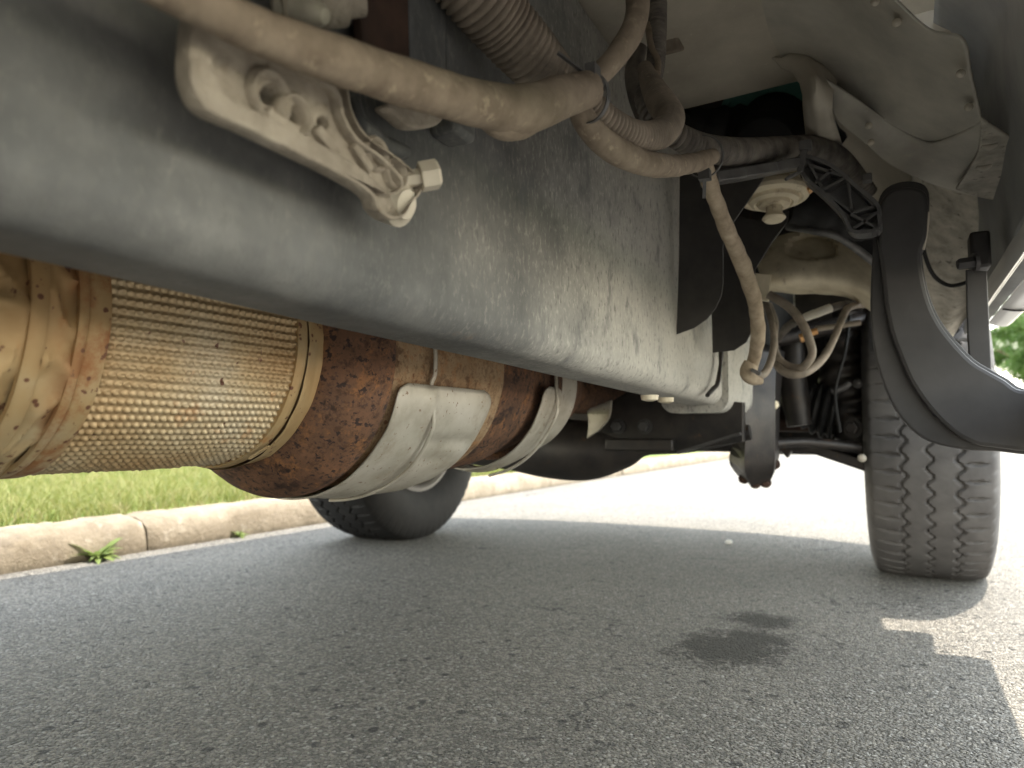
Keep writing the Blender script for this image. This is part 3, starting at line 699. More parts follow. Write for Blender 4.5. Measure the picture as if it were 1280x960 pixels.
# ---- underbody panels
FZ = .90
def floor_mesh():
    xs = lerp(-1.60, .01, 40); ys = lerp(-1.6, 1.08, 60); vs = []
    for y in ys:
        for x in xs:
            z = FZ + .006 * math.sin(x * 40) * (1 if x < -.5 else 0) + noise.noise(Vector((x * 2.2, y * 2.2, 1))) * .012
            if y > .98: z -= .012 * ((y - .98) / .1) ** 2
            vs.append((x, y, z))
    n = len(xs)
    fs = [(j * n + i, j * n + i + 1, (j + 1) * n + i + 1, (j + 1) * n + i) for j in range(len(ys) - 1) for i in range(n - 1)]
    return mesh('floor_panel', vs, fs, 60, 'floor_paint')
flo = solid(obj('floor_panel', floor_mesh(), T), .006, 0)
def Z(px, py, z): return PZp(px, py, z)
sill = patch('sill_panel', [
    [Z(915, -40, .905), Z(1020, -40, .868), Z(1080, -40, .82), Z(1098, -22, .80)],
    [Z(940, 30, .905), Z(1040, 30, .862), Z(1120, 28, .80), Z(1160, 36, .78)],
    [Z(966, 66, .905), Z(1058, 76, .846), Z(1150, 78, .785), Z(1203, 48, .765)],
    [Z(992, 88, .895), Z(1080, 116, .82), Z(1160, 126, .77), Z(1214, 92, .75)],
    [Z(1036, 104, .835), Z(1108, 152, .785), Z(1175, 178, .75), Z(1228, 150, .735)]], 'sill_paint', T, 36, 36, .003)
fl = patch('sill_flange', [
    [Z(1022, 92, .84), Z(1072, 124, .81), Z(1112, 152, .785), Z(1164, 178, .752), Z(1229, 149, .736)],
    [Z(1034, 122, .82), Z(1076, 150, .79), Z(1114, 178, .765), Z(1170, 208, .738), Z(1224, 205, .724)],
    [Z(1048, 150, .80), Z(1084, 180, .772), Z(1116, 206, .75), Z(1174, 232, .725), Z(1222, 244, .71)]], 'sill_paint', T, 30, 14, .004)
patch('flange_plate', [
    [Z(1226, 146, .735), Z(1252, 164, .73), Z(1282, 182, .725)],
    [Z(1222, 190, .725), Z(1245, 205, .72), Z(1270, 215, .716)],
    [Z(1195, 236, .712), Z(1228, 246, .71), Z(1252, 250, .706)]], 'mottled_liner', T, 14, 14, .003)
for (px, py, z) in ((1237, 182, .718), (1230, 208, .712)):
    q = Z(px, py, z); tube('slot_lip', [q + Vector((-.008, 0, 0)), q + Vector((0, .002, -.002)), q + Vector((.008, 0, 0))], [.002, .004, .002], 'mottled_liner', T)
bumpp = patch('mount_boss', [[Z(965, 72, .897), Z(1006, 68, .88), Z(1050, 96, .855)], [Z(990, 92, .87), Z(1016, 88, .845), Z(1045, 106, .84)], [Z(1003, 112, .83), Z(1020, 106, .81), Z(1040, 118, .815)], [Z(1005, 140, .82), Z(1020, 142, .80), Z(1042, 146, .805)], [P(1010, 190, 1.28), P(1030, 195, 1.26), P(1056, 190, 1.26)]], 'floor_paint', T, 16, 16, .003, 60, lambda p, u, v: p + Vector((0, 0, noise.noise(p * 60) * .006)))
for (px, py, z) in ((1094, 2, .80), (1121, 28, .79), (1201, 92, .745), (1211, 134, .735), (1086, 157, .775), (1089, 178, .76)):
    q = Z(px, py, z); v, f = lathe_geo(q, (EYE - q), [(-.01, .0045), (.006, .0045), (.008, .003), (.009, 0)], 10)
    obj('stud', mesh('stud', v, f, 40, 'bright_cast'), sill)
patch('cab_corner', [[P(1085, -60, .95), P(1160, -60, .93), P(1250, -60, .9)], [P(1100, 0, .98), P(1160, 0, .96), P(1240, 0, .94)], [P(1120, 60, 1.0), P(1170, 60, 1.0), P(1235, 60, 1.0)]], 'sill_paint', T, 10, 10, .004)
# olive panel behind the flange and the mottled liner of the wheel house
patch('toe_panel', [
    [P(1012, 110, 1.34), P(1040, 125, 1.32), P(1080, 150, 1.30), P(1150, 205, 1.25)],
    [P(1016, 160, 1.42), P(1050, 170, 1.38), P(1090, 190, 1.36), P(1150, 240, 1.3)],
    [P(1030, 205, 1.5), P(1065, 215, 1.44), P(1100, 230, 1.42), P(1150, 270, 1.35)],
    [P(1050, 270, 1.55), P(1080, 275, 1.5), P(1110, 280, 1.47), P(1150, 300, 1.4)]], 'floor_paint', T, 24, 24, .004)
patch('wheel_liner', [
    [P(1140, 205, 1.22), P(1180, 228, 1.16), P(1225, 238, 1.12), P(1256, 236, 1.08)],
    [P(1140, 270, 1.30), P(1180, 275, 1.24), P(1215, 285, 1.20), P(1250, 290, 1.16)],
    [P(1135, 340, 1.40), P(1175, 345, 1.36), P(1208, 345, 1.32), P(1236, 335, 1.28)],
    [P(1140, 400, 1.52), P(1170, 402, 1.5), P(1192, 396, 1.46), P(1220, 375, 1.42)],
    [P(1140, 470, 1.7), P(1165, 455, 1.66), P(1182, 430, 1.6), P(1200, 405, 1.56)]], 'mottled_liner', T, 26, 40, .004, 60,
    lambda p, u, v: p + Vector((0, noise.noise(p * 14) * .012, noise.noise(p * 22 + Vector((5, 0, 0))) * .006)))
tube('liner_edge', [P(1152, 282, 1.2), P(1156, 318, 1.24), P(1168, 345, 1.27), P(1188, 357, 1.27), P(1212, 352, 1.24)], [.0035] * 5, 'rubber', T)
# inner rocker wall, pinch weld, outer rocker
def wall(name, pts, ys, mat, parent, thick=.004, fn=None):
    rows = [[Vector((x, y, z)) for (x, z) in pts] for y in ys]
    return patch(name, rows, mat, parent, 24, 40, thick, 60, fn)
rock = wall('rocker_panel', [(.140, .622), (.132, .70), (.122, .79), (.115, .86), (.06, .93)], lerp(-1.6, 1.78, 8), 'blue_liner', T, .003, lambda p, u, v: p + Vector((noise.noise(p * 9) * .006, 0, 0)))
wp = lambda p, u, v: p + Vector((noise.noise(Vector((0, p.y * 12, 0))) * .0015, 0, 0))
wall('pinch_weld', [(.139, .625), (.1395, .606), (.142, .596)], lerp(-1.6, 1.86, 6), 'white_paint', rock, .0035, wp)
wall('pinch_weld', [(.1465, .625), (.1465, .612), (.148, .601)], lerp(-1.6, 1.84, 6), 'white_paint', rock, .003, wp)
wall('rocker_sill', [(.150, .632), (.158, .628), (.172, .622), (.182, .620)], lerp(-1.6, 1.86, 6), 'blue_liner', rock, .003)
wall('rocker_outer', [(.183, .619), (.20, .612), (.22, .612), (.236, .635), (.242, .68)], lerp(-1.6, 1.86, 6), 'white_paint', rock, .003)
tube('door_seam', [Vector((.184, 1.62, .613)), Vector((.205, 1.615, .6075)), Vector((.225, 1.61, .609)), Vector((.238, 1.61, .63))], [.0018] * 4, 'rubber', rock)
# ---- dark grommet with teal rim
gq = P(962, 152, 1.26)
lathe('grommet', gq, (-.1, -1, -.35), [(.0, .088), (.006, .092), (.008, .088), (.004, .080), (-.02, .07), (-.03, 0)], 'teal_rubber', T, 36)
lathe('servo_unit', P(960, 178, 1.24), (-.1, -.8, -.6), [(-.06, .07), (0, .066), (.03, .05), (.035, 0)], 'rubber', T, 28)
# firewall + engine-bay bulk so no light leaks from above
def bulk(name, c, s, mat, seed):
    v, f = box_geo(c, s); me = mesh(name, v, f, 40, mat); o = obj(name, me, T); bevel(o, .04, 3); return o
bulk('firewall', (-.72, 1.72, 1.05), (1.5, .06, .5), 'dark_steel', 1)
bulk('engine_block', (-.72, 2.2, .86), (.56, .8, .5), 'dark_steel', 2)
bulk('transmission', (-.72, 1.25, .76), (.30, .9, .24), 'dark_rust', 3)
bulk('oil_pan', (-.72, 2.25, .54), (.36, .6, .2), 'dark_steel', 4)
box('front_crossmember', (-.74, 2.06, .40), (.76, .12, .15), 'dark_steel', T, .02)
# ---- crossmember
YC = 1.50
cfr = (Vector((0, YC, .4)), Vector((1, 0, 0)), Vector((0, 0, 1)))
cm = plate('crossmember', [yp([(762, 505), (790, 488), (830, 492), (880, 500), (930, 503), (930, 552), (880, 560), (845, 566), (800, 566), (770, 556), (745, 552)], YC)], cfr, .03, 'dark_steel', T, .002)
low = [PYp(a, b, YC + .03) for a, b in [(938, 540), (860, 552), (805, 550), (775, 558), (735, 563), (690, 560), (640, 552), (590, 550), (520, 535)]]
tube('beam', low, [.016, .024, .036, .052, .068, .072, .07, .06, .05], 'dark_steel', cm, ns=20, flat=1.0)
rv = [PYp(a, b, YC - .022) for a, b in [(848, 566), (880, 556), (915, 545), (926, 542)]]
v, f = join([beam_geo(rv[i], rv[i + 1], .02, .006) for i in range(3)]); obj('flange', mesh('flange', v, f, 30, 'step_steel'), cm)
v, f = box_geo(PYp(800, 556, YC - .025), (.15, .03, .026)); bevel(obj('bracket', mesh('bracket', v, f, 30, 'dark_steel'), cm), .004)
for px in (773, 806): bolt('bolt', PYp(px, 533, YC - .015), (0, -1, 0), .0125, .018, 'step_steel', cm, n=6, washer=1.35)
# ---- hanging bracket past the rail end
hb = patch('torsion_mount', [
    [P(942, 430, 1.74), P(952, 430, 1.70), P(968, 436, 1.72), P(978, 440, 1.8)],
    [P(924, 490, 1.72), P(934, 490, 1.63), P(966, 490, 1.66), P(973, 490, 1.78)],
    [P(923, 540, 1.72), P(933, 540, 1.61), P(966, 540, 1.65), P(971, 540, 1.78)],
    [P(914, 574, 1.72), P(932, 586, 1.63), P(965, 584, 1.66), P(971, 570, 1.78)],
    [P(924, 592, 1.76), P(942, 606, 1.72), P(958, 604, 1.74), P(966, 588, 1.8)]], 'dark_steel', T, 3, 16, .012, 25)
for (px, py) in ((919, 578), (930, 598), (968, 580), (957, 603), (944, 604)): bolt('bolt', P(px, py, 1.72), (.2, -1, -.4), .009, .012, 'dark_rust', hb)
lathe('bolt', P(967, 506, 1.66), (.5, -1, 0), [(-.04, .012), (0, .012), (.008, .010), (.012, 0)], 'cream_metal', hb, 12)
box('dark_backing', (-.262, 2.56, .63), (.37, .05, .65), 'dark_steel', T, .01)  # dark box added to block light showing through the suspension gaps
# ---- suspension
ctl = plate('lower_control_arm', [yp([(962, 545), (1000, 552), (1040, 560), (1100, 580), (1100, 598), (1085, 590), (1050, 578), (1020, 568), (990, 564), (985, 572), (978, 564), (962, 572)], 2.0)], (Vector((0, 2.0, .4)), Vector((1, 0, 0)), Vector((0, 0, 1))), .06, 'dark_steel', T, .006)
tube('shock_absorber', [PYp(988, 430, 2.0), PYp(990, 470, 2.0), PYp(995, 500, 2.0), PYp(1000, 532, 2.0)], [.035, .036, .036, .032], 'dark_steel', T, ns=20, step=.02)
tube('tie_rod', [PYp(965, 555, 1.85), PYp(1010, 553, 1.9), PYp(1075, 560, 1.95)], [.012, .012, .014], 'dark_steel', T)
tube('axle_shaft', [Vector((-.55, 2.16, .42)), Vector((-.25, 2.16, .41)), Vector((-.02, 2.16, .405))], [.03, .03, .03], 'dark_rust', T, step=.03)
tube('axle_boot', [PYp(1000, 505, 2.05), PYp(1020, 510, 2.05), PYp(1046, 515, 2.05)], [.05, .065, .075], 'rubber', T, corr=.3, pitch=.022, step=.003)
tube('steering_knuckle', [PYp(1060, 390, 2.05), PYp(1052, 450, 2.05), PYp(1064, 510, 2.05), PYp(1078, 575, 2.05)], [.03, .05, .06, .035], 'dark_steel', T, lump=.3)
bolt('bolt', PYp(1067, 535, 1.96), (-.3, -1, 0), .016, .02, 'dark_steel', T)
lathe('ball_joint', PYp(1078, 573, 1.92), (-.1, -1, .1), [(0, .010), (.012, .010), (.016, .006), (.017, 0)], 'bright_cast', T, 12)
lathe('ball_joint', PYp(1073, 480, 1.96), (-.1, -1, .1), [(0, .012), (.012, .012), (.016, .006), (.017, 0)], 'step_steel', T, 12)
tube('upper_control_arm', [PYp(970, 425, 1.9), PYp(1010, 415, 1.95), PYp(1055, 405, 2.0), PYp(1080, 400, 2.05)], [.018, .02, .02, .022], 'dark_steel', T)
tube('sway_link', [PYp(1040, 490, 1.92), PYp(1055, 484, 1.92), PYp(1062, 478, 1.92)], [.008] * 3, 'step_steel', T)
lathe('brake_disc', Vector((-.035, 2.16, .405)), (1, 0, 0), [(-.03, .06), (-.03, .165), (0, .168), (0, .06)], 'dark_rust', T, 40)
bulk('splash_wall', (-.36, 2.05, .78), (.2, .5, .5), 'rubber', 5)
box('brake_caliper', (-.03, 1.99, .43), (.08, .09, .16), 'dark_steel', T, .012)
tube('abs_wire', [PYp(1062, 395, 1.9), PYp(1056, 440, 1.88), PYp(1044, 490, 1.88), PYp(1050, 540, 1.9)], [.004] * 4, 'rubber', T)
# ---- exhaust
EX, EZ = -.62, .466
def epos(r, th, y): return Vector((EX + r * math.cos(th), y, EZ + r * math.sin(th)))
def esec(name, prof, mat, parent, n=72, fn=None, smooth=50, a0=0, a1=360):
    vs = []; full = (a1 - a0) >= 360; m = n if full else n + 1
    for (y, r) in prof:
        for k in range(m):
            th = R(a0 + (a1 - a0) * k / n)
            rr = r + (fn(y, th) if fn else 0)
            vs.append(epos(rr, th, y))
    fs = []
    for i in range(len(prof) - 1):
        for k in range(n):
            k2 = (k + 1) % m
            fs.append((i * m + k, i * m + k2, (i + 1) * m + k2, (i + 1) * m + k))
    return obj(name, mesh(name, vs, fs, smooth, mat), parent)
ex = esec('exhaust_system', [(-2.6, .05), (-1.0, .05), (-.6, .06), (-.5, .112), (.25, .114), (.53, .112), (.55, .118)], 'rust_tan', T)
def crink(y, th):
    p = Vector((y * 26, math.cos(th) * 3, math.sin(th) * 3))
    q = 1 - abs(noise.noise(p)) * 2
    return .0085 * q ** 3 + .0035 * noise.noise(p * 2.3)
def mild(y, th):
    p = Vector((y * 14, math.cos(th) * 2.5, math.sin(th) * 2.5)); return .0016 * noise.noise(p)
Y0 = .313
esec('foil_wrap', [(y, .117) for y in lerp(-.3, Y0 - .053, 110)], 'foil', ex, 200, crink)
esec('foil_band', [(Y0 - .056, .119), (Y0 - .056, .1235), (Y0 - .0545, .1245), (Y0 - .0455, .1245), (Y0 - .044, .1235), (Y0 - .044, .119)], 'foil', ex, 96, mild)
esec('foil_wrap', [(y, .120 + .0015 * math.sin((y - Y0) * 90)) for y in lerp(Y0 - .045, Y0 - .023, 18)], 'foil', ex, 160, lambda y, th: crink(y * 1.4, th) * .6 - .001)
esec('clamp_band', [(Y0 - .024, .119), (Y0 - .024, .123), (Y0 - .0225, .1238), (Y0 - .018, .1235), (Y0 - .0165, .122), (Y0 - .015, .1235), (Y0 - .004, .1235), (Y0 - .001, .1225), (Y0 - .001, .118)], 'foil', ex, 96, mild)
# perforated shield: every dimple is pressed out of the sheet
LP, NC, NR, SU, SV = .184, 27, 52, 7, 7
def perf():
    vs = []; nu = NC * SU; nv = NR * SV
    for i in range(nu + 1):
        y = Y0 + LP * i / nu
        for j in range(nv + 1):
            th = R(-138 + 180 * j / nv)
            cu_ = (i / SU) % 1 - .5; cv = (j / SV) % 1 - .5
            d2 = (cu_ / .45) ** 2 + (cv / .37) ** 2
            h = .0027 * max(0, 1 - d2) ** .6 * (1 + .5 * noise.noise(Vector((i // SU * 1.7, j // SV * 1.3, 4))))
            h += .0022 * noise.noise(Vector((y * 14, th * 2.5, 0)))
            vs.append(epos(.1185 + h, th, y))
    m = nv + 1
    fs = [(i * m + j, i * m + j + 1, (i + 1) * m + j + 1, (i + 1) * m + j) for i in range(nu) for j in range(nv)]
    return mesh('perforated_shield', vs, fs, 70, 'perf')
obj('perforated_shield', perf(), ex)
Y1 = Y0 + LP
esec('clamp_band', [(Y1 - .002, .117), (Y1 - .002, .1225), (Y1, .1235), (Y1 + .009, .1235), (Y1 + .011, .122)], 'foil', ex, 96, mild)
esec('foil_wrap', [(y, .1225 + .002 * math.sin((y - Y1) * 160)) for y in lerp(Y1 + .010, Y1 + .036, 14)], 'foil', ex, 160, lambda y, th: crink(y, th) * .16)
v, f = beam_geo(epos(.127, R(-62), Y1 - .001), epos(.127, R(-52), Y1 + .006), .004, .002)
obj('clamp_tongue', mesh('clamp_tongue', v, f, 30, 'foil'), ex)
YA = Y1 + .033
esec('catalyst_cone', [(YA, .112), (YA, .1225), (YA + .010, .132), (YA + .026, .147), (YA + .042, .1565), (YA + .052, .160), (YA + .067, .160), (YA + .071, .1565), (YA + .071, .14)], 'rust_red', ex, 96)
YB = YA + .070
muf = esec('muffler', [(YB, .148), (YB + .004, .152), (YB + .23, .152), (YB + .25, .149), (YB + .262, .143)], 'rust_tan', ex, 96, mild)
esec('muffler_end', [(YB + .26, .144), (YB + .32, .143), (YB + .36, .138), (YB + .39, .130), (YB + .44, .124)], 'rust_red', ex, 96)
esec('outlet_cone', [(YB + .436, .120), (YB + .50, .118), (YB + .58, .112), (YB + .70, .075), (YB + .78, .045), (YB + 1.9, .045)], 'rust_red', ex, 72)
q = epos(.153, R(22), YB + .105); box('sensor_boss', q, (.02, .026, .03), 'dark_rust', ex, .004)
def shield_sheet(name, y0, y1, a0, a1, r, rc, mat, parent, emb=None, n=36, m=60):
    vs = []
    arc = abs(R(a1 - a0)) * r
    for j in range(m + 1):
        s = arc * j / m
        c = 0
        e = min(s, arc - s)
        if e < rc: c = rc - math.sqrt(max(0, rc * rc - (rc - e) ** 2))
        for i in range(n + 1):
            y = (y0 + c) + (y1 - y0 - 2 * c) * i / n
            th = R(a0 + (a1 - a0) * j / m)
            rr = r + (emb(i / n, j / m) if emb else 0)
            vs.append(epos(rr, th, y))
    k = n + 1
    fs = [(j * k + i, j * k + i + 1, (j + 1) * k + i + 1, (j + 1) * k + i) for j in range(m) for i in range(n)]
    return solid(obj(name, mesh(name, vs, fs, 60, mat), parent), .0022, 0)
def e1(u, v):
    h = 0
    if .40 < u < .90: h -= .004 * math.exp(-((v - .22) / .03) ** 2)
    if .42 < u < .86 and .30 < v < .80: h += .003 * min(1, (u - .42) / .05, (.86 - u) / .05, (v - .30) / .03)
    h += .004 * math.exp(-((u - .30) / .05) ** 2)
    h -= .006 * max(0, (u - .90) / .10) ** 2
    if v < .07: h -= .004 * (1 - v / .07) ** 2
    h += .0016 * noise.noise(Vector((u * 4, v * 9, 2)))
    return h
hs = shield_sheet('heat_shield', YB + .006, YB + .212, -12, -128, .163, .018, 'shield', ex, e1)
wr = []
for k in range(40):
    th = R(38 - 128 * k / 39); y = YB + .068 - .010 * math.sin(k / 39 * 7) * (1 if k > 14 else 0) + .014 * (k / 39)
    wr.append(epos(.158 + (.012 if k > 15 else 0) * min(1, (k - 15) / 5 if k > 15 else 0), th, y))
tube('strap', wr, [.0034] * 40, 'shield', ex, step=.004, flat=.6)
shield_sheet('heat_shield', YB + .385, YB + .455, -6, -120, .146, .02, 'shield', ex, lambda u, v: .006 * math.exp(-((u - .5) / .07) ** 2) + .001 * noise.noise(Vector((u * 5, v * 9, 7))))
shield_sheet('heat_shield', YB + .50, YB + .56, 14, -120, .124, .008, 'shield', ex, None)
esec('clamp_band', [(YB + .462, .112), (YB + .462, .134), (YB + .482, .132), (YB + .482, .112)], 'rust_red', ex, 72)
tube('strap', [epos(.150 + .01 * (k > 3), R(40 - 15 * k), YB + .42) for k in range(9)], [.004] * 9, 'shield', ex, flat=.6)
# light tin shield beside the pipe
patch('tin_shield', [[PYp(734, 512, 1.46), PYp(765, 500, 1.44)], [PYp(736, 528, 1.46), PYp(762, 522, 1.44)], [PYp(734, 548, 1.46), PYp(748, 538, 1.44)]], 'shield', ex, 6, 10, .003)
# ---- side step: curved arm and strap
SYY = 1.06
sb = [(1128, 236), (1108, 244), (1099, 262), (1097, 300), (1099, 340), (1103, 380), (1110, 415), (1121, 446), (1138, 478), (1160, 510), (1185, 538), (1210, 554), (1240, 561), (1330, 562),
      (1330, 478), (1290, 488), (1270, 486), (1256, 476), (1238, 466), (1215, 452), (1192, 428), (1174, 404), (1162, 378), (1154, 345), (1152, 318), (1158, 300), (1160, 280), (1160, 250), (1150, 238)]
sfr = (Vector((0, SYY, .5)), Vector((1, 0, 0)), Vector((0, 0, 1)))
sbo = [(1128, 236), (1108, 244), (1098, 262), (1093, 300), (1090, 350), (1089, 400), (1095, 450), (1113, 502), (1136, 534), (1162, 552), (1200, 561), (1240, 563), (1330, 564)] + sb[14:]
arm_ = plate('step_bracket', [yp(smoothloop(sbo, 3), SYY + .045)], (Vector((0, SYY + .045, .5)), Vector((1, 0, 0)), Vector((0, 0, 1))), .07, 'step_steel', T, .003)
sbf = [(x + (3 if 300 < y < 470 and x < 1140 else 0), y - (2 if y > 530 else 0)) for x, y in sb]
plate('face', [yp(smoothloop(sbf, 3), SYY + .002)], (Vector((0, SYY + .002, .5)), Vector((1, 0, 0)), Vector((0, 0, 1))), .018, 'step_steel', arm_, .005)
tube('lip', yp([(1156, 265), (1160, 268), (1158, 290), (1154, 312)], SYY - .002), [.002] * 4, 'bright_cast', arm_)
st_ = plate('strap', [yp([(1207, 338), (1233, 340), (1236, 400), (1239, 462), (1246, 474), (1230, 480), (1213, 470), (1209, 420)], 1.14)], (Vector((0, 1.14, .5)), Vector((1, 0, 0)), Vector((0, 0, 1))), .012, 'step_steel', arm_, .0015)
v, f = box_geo(PYp(1224, 315, 1.16), (.024, .04, .05)); bevel(obj('strap_tab', mesh('strap_tab', v, f, 30, 'shield_plastic'), arm_), .004)
bolt('bolt', PYp(1222, 327, 1.12), (-1, -.2, -.1), .008, .024, 'step_steel', arm_)
# running board
rbp = rounded(.158, .245, .375, .445, .028, 6)
step = sweep_profile('running_board', rbp, lerp(-1.1, 1.62, 12), 'step_steel', T)
# ---- wheels
TR, TWD = .405, .282
def tyre_mesh():
    NA, pit = 780, 60
    # profile across: (x, r, tread flag u)
    pr = []
    side = [(-.118, .225, 9), (-.130, .25, 9), (-.139, .285, 9), (-.141, .32, 9), (-.138, .352, 9), (-.131, .377, 9), (-.124, .391, 9)]
    pr += side
    K = 56
    for i in range(K + 1):
        u = -1 + 2 * i / K
        x = u * .120; r = TR - .010 * u ** 4 - .002 * u * u
        pr.append((x, r, u))
    pr += [(-x, r, -9) for x, r, _ in reversed(side)]
    M_ = len(pr); th = np.arange(NA) * 2 * math.pi / NA
    ph = (np.arange(NA) % (NA // pit)) / (NA // pit)
    tri = np.sin(2 * math.pi * ph)
    V = np.zeros((NA, M_, 3))
    for i, (x, r, u) in enumerate(pr):
        rr = np.full(NA, r)
        if abs(u) <= 1:
            d = np.zeros(NA)
            for (gc, amp, w) in ((-.47, .055, .042), (-.02, .06, .036), (.47, -.065, .046)):
                d = np.maximum(d, np.clip((w - np.abs(u - gc - amp * tri)) / .02, 0, 1))
            ps = (ph + (.5 if u > 0 else 0)) % 1
            if u < -.52: d = np.maximum(d, np.clip((.15 * max(0, 1 - abs(-u - .70) / .34) - np.abs(ps - .5 + .08 * (u + .7))) / .06, 0, 1))
            if u > .54: d = np.maximum(d, np.clip((.16 * max(0, 1 - abs(u - .74) / .26) - np.abs(ps - .5 + .10 * (u - .7))) / .06, 0, 1))
            if -.4 < u < -.1 or .05 < u < .38: d = np.maximum(d, .12 * np.clip((.05 - np.abs((ph + u) % 1 - .5)) / .05, 0, 1))
            rr = rr - d * .0075
        else:
            if r > .36: rr = rr - .004 * np.clip((.14 - np.abs(ph - .5)) / .06, 0, 1)
        V[:, i, 0] = x; V[:, i, 1] = rr * np.sin(th); V[:, i, 2] = rr * np.cos(th)
        # flat where it meets the road
        lim = TR - .014
        V[:, i, 2] = np.maximum(V[:, i, 2], -lim + (.004 if False else 0))
    V = V.reshape(-1, 3)
    a = np.arange(NA)[:, None] * M_; b = ((np.arange(NA) + 1) % NA)[:, None] * M_; j = np.arange(M_ - 1)[None, :]
    Fq = np.stack([a + j, a + j + 1, b + j + 1, b + j], -1).reshape(-1, 4)
    me = bpy.data.meshes.new('tyre'); me.from_pydata(V.tolist(), [], Fq.tolist()); fin(me, 40, 'rubber_tyre'); return me
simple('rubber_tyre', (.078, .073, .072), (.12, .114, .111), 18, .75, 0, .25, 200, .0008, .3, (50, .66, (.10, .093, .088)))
TY = tyre_mesh()
TYD = TY.copy(); TYD.materials[0] = M['rubber']     # kerb side pair: the shade over there is put into a blacker colour
def rim_meshes():
    v, f = lathe_geo((0, 0, 0), (1, 0, 0), [(-.122, .226), (-.126, .214), (-.118, .206), (-.10, .205), (-.06, .185), (.05, .18), (.08, .20), (.10, .207), (.122, .216), (.118, .226)], 64)
    v2, f2 = lathe_geo((0, 0, 0), (1, 0, 0), [(.045, .0), (.045, .06), (.06, .07), (.06, .11), (.03, .16), (.03, .182)], 48)
    f = [q for q in f if len(q) == 4]; f2 = [q for q in f2 if len(q) == 4]
    v, f = join([(v, f), (v2, f2)])
    return mesh('rim', v, f, 40, 'rim_metal')
RM = rim_meshes()
HB = mesh('hub', *lathe_geo((0, 0, 0), (1, 0, 0), [(-.09, .07), (.06, .07), (.10, .05), (.105, .03), (.105, 0)], 24), 40, 'dark_steel')
for (x, y, flip) in ((.066, 2.29, 0), (-1.645, 2.13, 1), (.086, -1.64, 0), (-1.64, -1.64, 1)):
    w = empty('wheel', Vector((x, y, TR - .014)) - BASE, T)
    w.rotation_euler = (random.uniform(0, .09), 0, math.pi if flip else 0)
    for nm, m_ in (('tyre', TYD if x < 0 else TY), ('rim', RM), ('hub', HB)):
        o = bpy.data.objects.new(nm, m_); COL.objects.link(o); o.parent = w
    w.rotation_euler[0] = 0
# ---- body shell
def side_loop(pts): return [Vector((0, y, z)) for y, z in pts]
def arch(yc, r, z0, n=18):
    out = []
    for k in range(n + 1):
        a = math.pi * k / n
        out.append((yc - r * math.cos(a), max(z0, .42 + r * math.sin(a))))
    return out
AR = .50
def body_plate(name, pts, x, th, mat, bev=.01):
    return plate(name, [[Vector((x, y, z)) for y, z in pts]], (Vector((x, 0, 0)), Vector((0, 1, 0)), Vector((0, 0, 1))), th, mat, T, bev)
def mir(x): return -1.44 - x
for x in (.232, mir(.232)):
    fa = arch(2.16, AR, .62)
    body_plate('fender', [(1.64, .62)] + fa + [(2.80, .62), (3.0, .70), (3.02, .95), (2.96, 1.10), (2.4, 1.17), (1.64, 1.19)], x - .01 * (1 if x > 0 else -1), .03, 'white_paint')
    d = body_plate('door', [(.52, .66), (1.62, .66), (1.62, 1.19), (.52, 1.19)], x, .035, 'white_paint')
    d2 = body_plate('door', [(-.55, .66), (.50, .66), (.50, 1.19), (-.55, 1.19)], x, .035, 'white_paint')
    for dd, ya, yb in ((d, .62, 1.2), (d2, -.5, .42)):
        pl = [(ya, 1.21), (yb if dd is d2 else 1.45, 1.21), (yb if dd is d2 else 1.0, 1.66), (ya, 1.68)]
        o = plate('window', [[Vector((x - .05 * (1 if x > 0 else -1), y, z)) for y, z in pl]], (Vector((x, 0, 0)), Vector((0, 1, 0)), Vector((0, 0, 1))), .008, 'glass_dark', dd, .001)
        box('handle', Vector((x + .02 * (1 if x > 0 else -1), ya + .08, 1.08)), (.03, .14, .025), 'black_plastic', dd, .006)
    ra = arch(-1.64, AR, .62)
    body_plate('bed_side', [(-2.75, .70), (-2.70, .62)] + ra + [(-.62, .62), (-.58, .66), (-.58, 1.25), (-2.75, 1.25)], x, .05, 'white_paint')
    box('pillar', Vector((x - .06 * (1 if x > 0 else -1), .55, 1.44)), (.05, .08, .5), 'white_paint', T, .01)
    box('pillar', Vector((x - .06 * (1 if x > 0 else -1), -.56, 1.44)), (.05, .08, .5), 'white_paint', T, .01)
patch('hood', [[Vector((-1.66, 1.66, 1.19)), Vector((-.72, 1.66, 1.24)), Vector((.22, 1.66, 1.19))], [Vector((-1.66, 2.4, 1.16)), Vector((-.72, 2.4, 1.21)), Vector((.22, 2.4, 1.16))], [Vector((-1.64, 2.96, 1.08)), Vector((-.72, 3.0, 1.11)), Vector((.20, 2.96, 1.08))]], 'white_paint', T, 20, 20, .02)
patch('roof', [[Vector((-1.56, -.55, 1.72)), Vector((-.72, -.55, 1.77)), Vector((.12, -.55, 1.72))], [Vector((-1.56, .3, 1.74)), Vector((-.72, .3, 1.79)), Vector((.12, .3, 1.74))], [Vector((-1.54, .95, 1.70)), Vector((-.72, 1.0, 1.74)), Vector((.10, .95, 1.70))]], 'white_paint', T, 14, 14, .02)
patch('windshield', [[Vector((-1.54, .97, 1.69)), Vector((-.72, 1.02, 1.73)), Vector((.10, .97, 1.69))], [Vector((-1.62, 1.64, 1.20)), Vector((-.72, 1.66, 1.24)), Vector((.18, 1.64, 1.20))]], 'glass_dark', T, 14, 10, .008)
patch('rear_window', [[Vector((-1.56, -.57, 1.71)), Vector((.12, -.57, 1.71))], [Vector((-1.60, -.60, 1.22)), Vector((.16, -.60, 1.22))]], 'glass_dark', T, 4, 4, .008)
box('cab_back', (-.72, -.56, 1.0), (1.8, .02, .44), 'white_paint', T, .004)
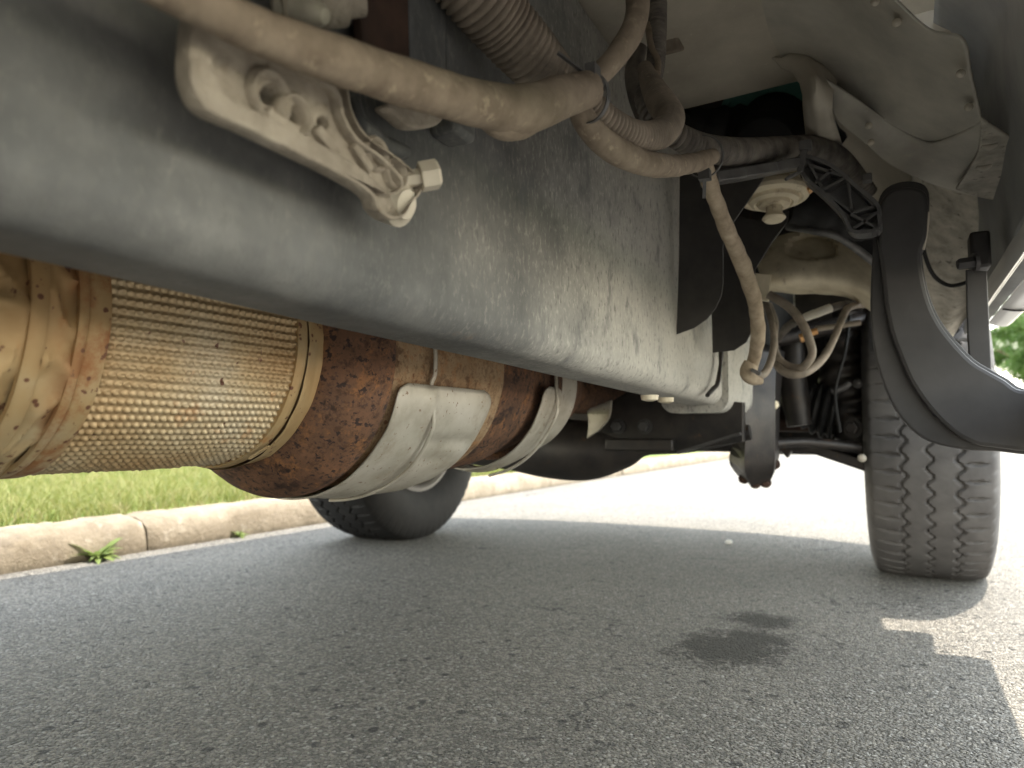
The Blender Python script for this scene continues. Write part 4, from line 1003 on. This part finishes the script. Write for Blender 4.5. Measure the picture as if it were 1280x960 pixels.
box('bed_floor', (-.72, -1.66, .93), (1.82, 2.1, .04), 'floor_paint', T, .004)
box('tailgate', (-.72, -2.74, .98), (1.8, .05, .54), 'white_paint', T, .01)
gr = box('grille', (-.72, 2.99, .92), (1.3, .06, .28), 'black_plastic', T, .02)
for k in range(4): box('bar', (-.72, 3.03, .82 + k * .065), (1.26, .02, .018), 'rim_metal', gr, .004)
for x in (.07, -1.51): box('headlight', (x, 2.99, .94), (.28, .07, .22), 'bright_cast', T, .02)
sweep_b = [[Vector((-1.66, 2.86, z)), Vector((-1.2, 3.02, z)), Vector((-.72, 3.05, z)), Vector((-.24, 3.02, z)), Vector((.22, 2.86, z))] for z in (.50, .66, .83)]
patch('front_bumper', sweep_b, 'rim_metal', T, 24, 8, .03)
box('rear_bumper', (-.72, -2.85, .60), (1.8, .12, .2), 'rim_metal', T, .03)
box('radiator', (-.72, 2.82, .80), (1.2, .08, .5), 'dark_steel', T, .01)
patch('dash_panel', [[Vector((-1.66, 1.075, .905)), Vector((-.72, 1.075, .905)), Vector((.05, 1.075, .905)), Vector((.225, 1.075, .905))], [Vector((-1.66, 1.2, 1.08)), Vector((-.72, 1.2, 1.08)), Vector((.05, 1.2, 1.08)), Vector((.225, 1.2, 1.08))], [Vector((-1.66, 1.70, 1.2)), Vector((-.72, 1.72, 1.23)), Vector((.10, 1.70, 1.2)), Vector((.225, 1.70, 1.19))]], 'floor_paint', T, 10, 20, .01)
box('cowl', (-.72, 1.655, 1.195), (1.9, .10, .04), 'black_plastic', T, .008)
box('valance', (-.72, 2.93, .80), (1.84, .10, .24), 'black_plastic', T, .02)
box('header_panel', (-.72, 2.95, 1.03), (1.84, .08, .20), 'white_paint', T, .02)
# dark inner wheel houses
for x0, x1 in ((-.26, .21), (-1.65, -1.18)):
    rows = []
    for k in range(9):
        a = math.pi * (.02 + .96 * k / 8)
        y = 2.16 - .53 * math.cos(a); z = .52 + .50 * math.sin(a)
        rows.append([Vector((x0, y, z)), Vector(((x0 + x1) / 2, y, z)), Vector((x1, y, z))])
    if x0 > -1: rows = rows[2:]
    patch('wheel_house', rows, 'rubber', T, 10, 40, .004)
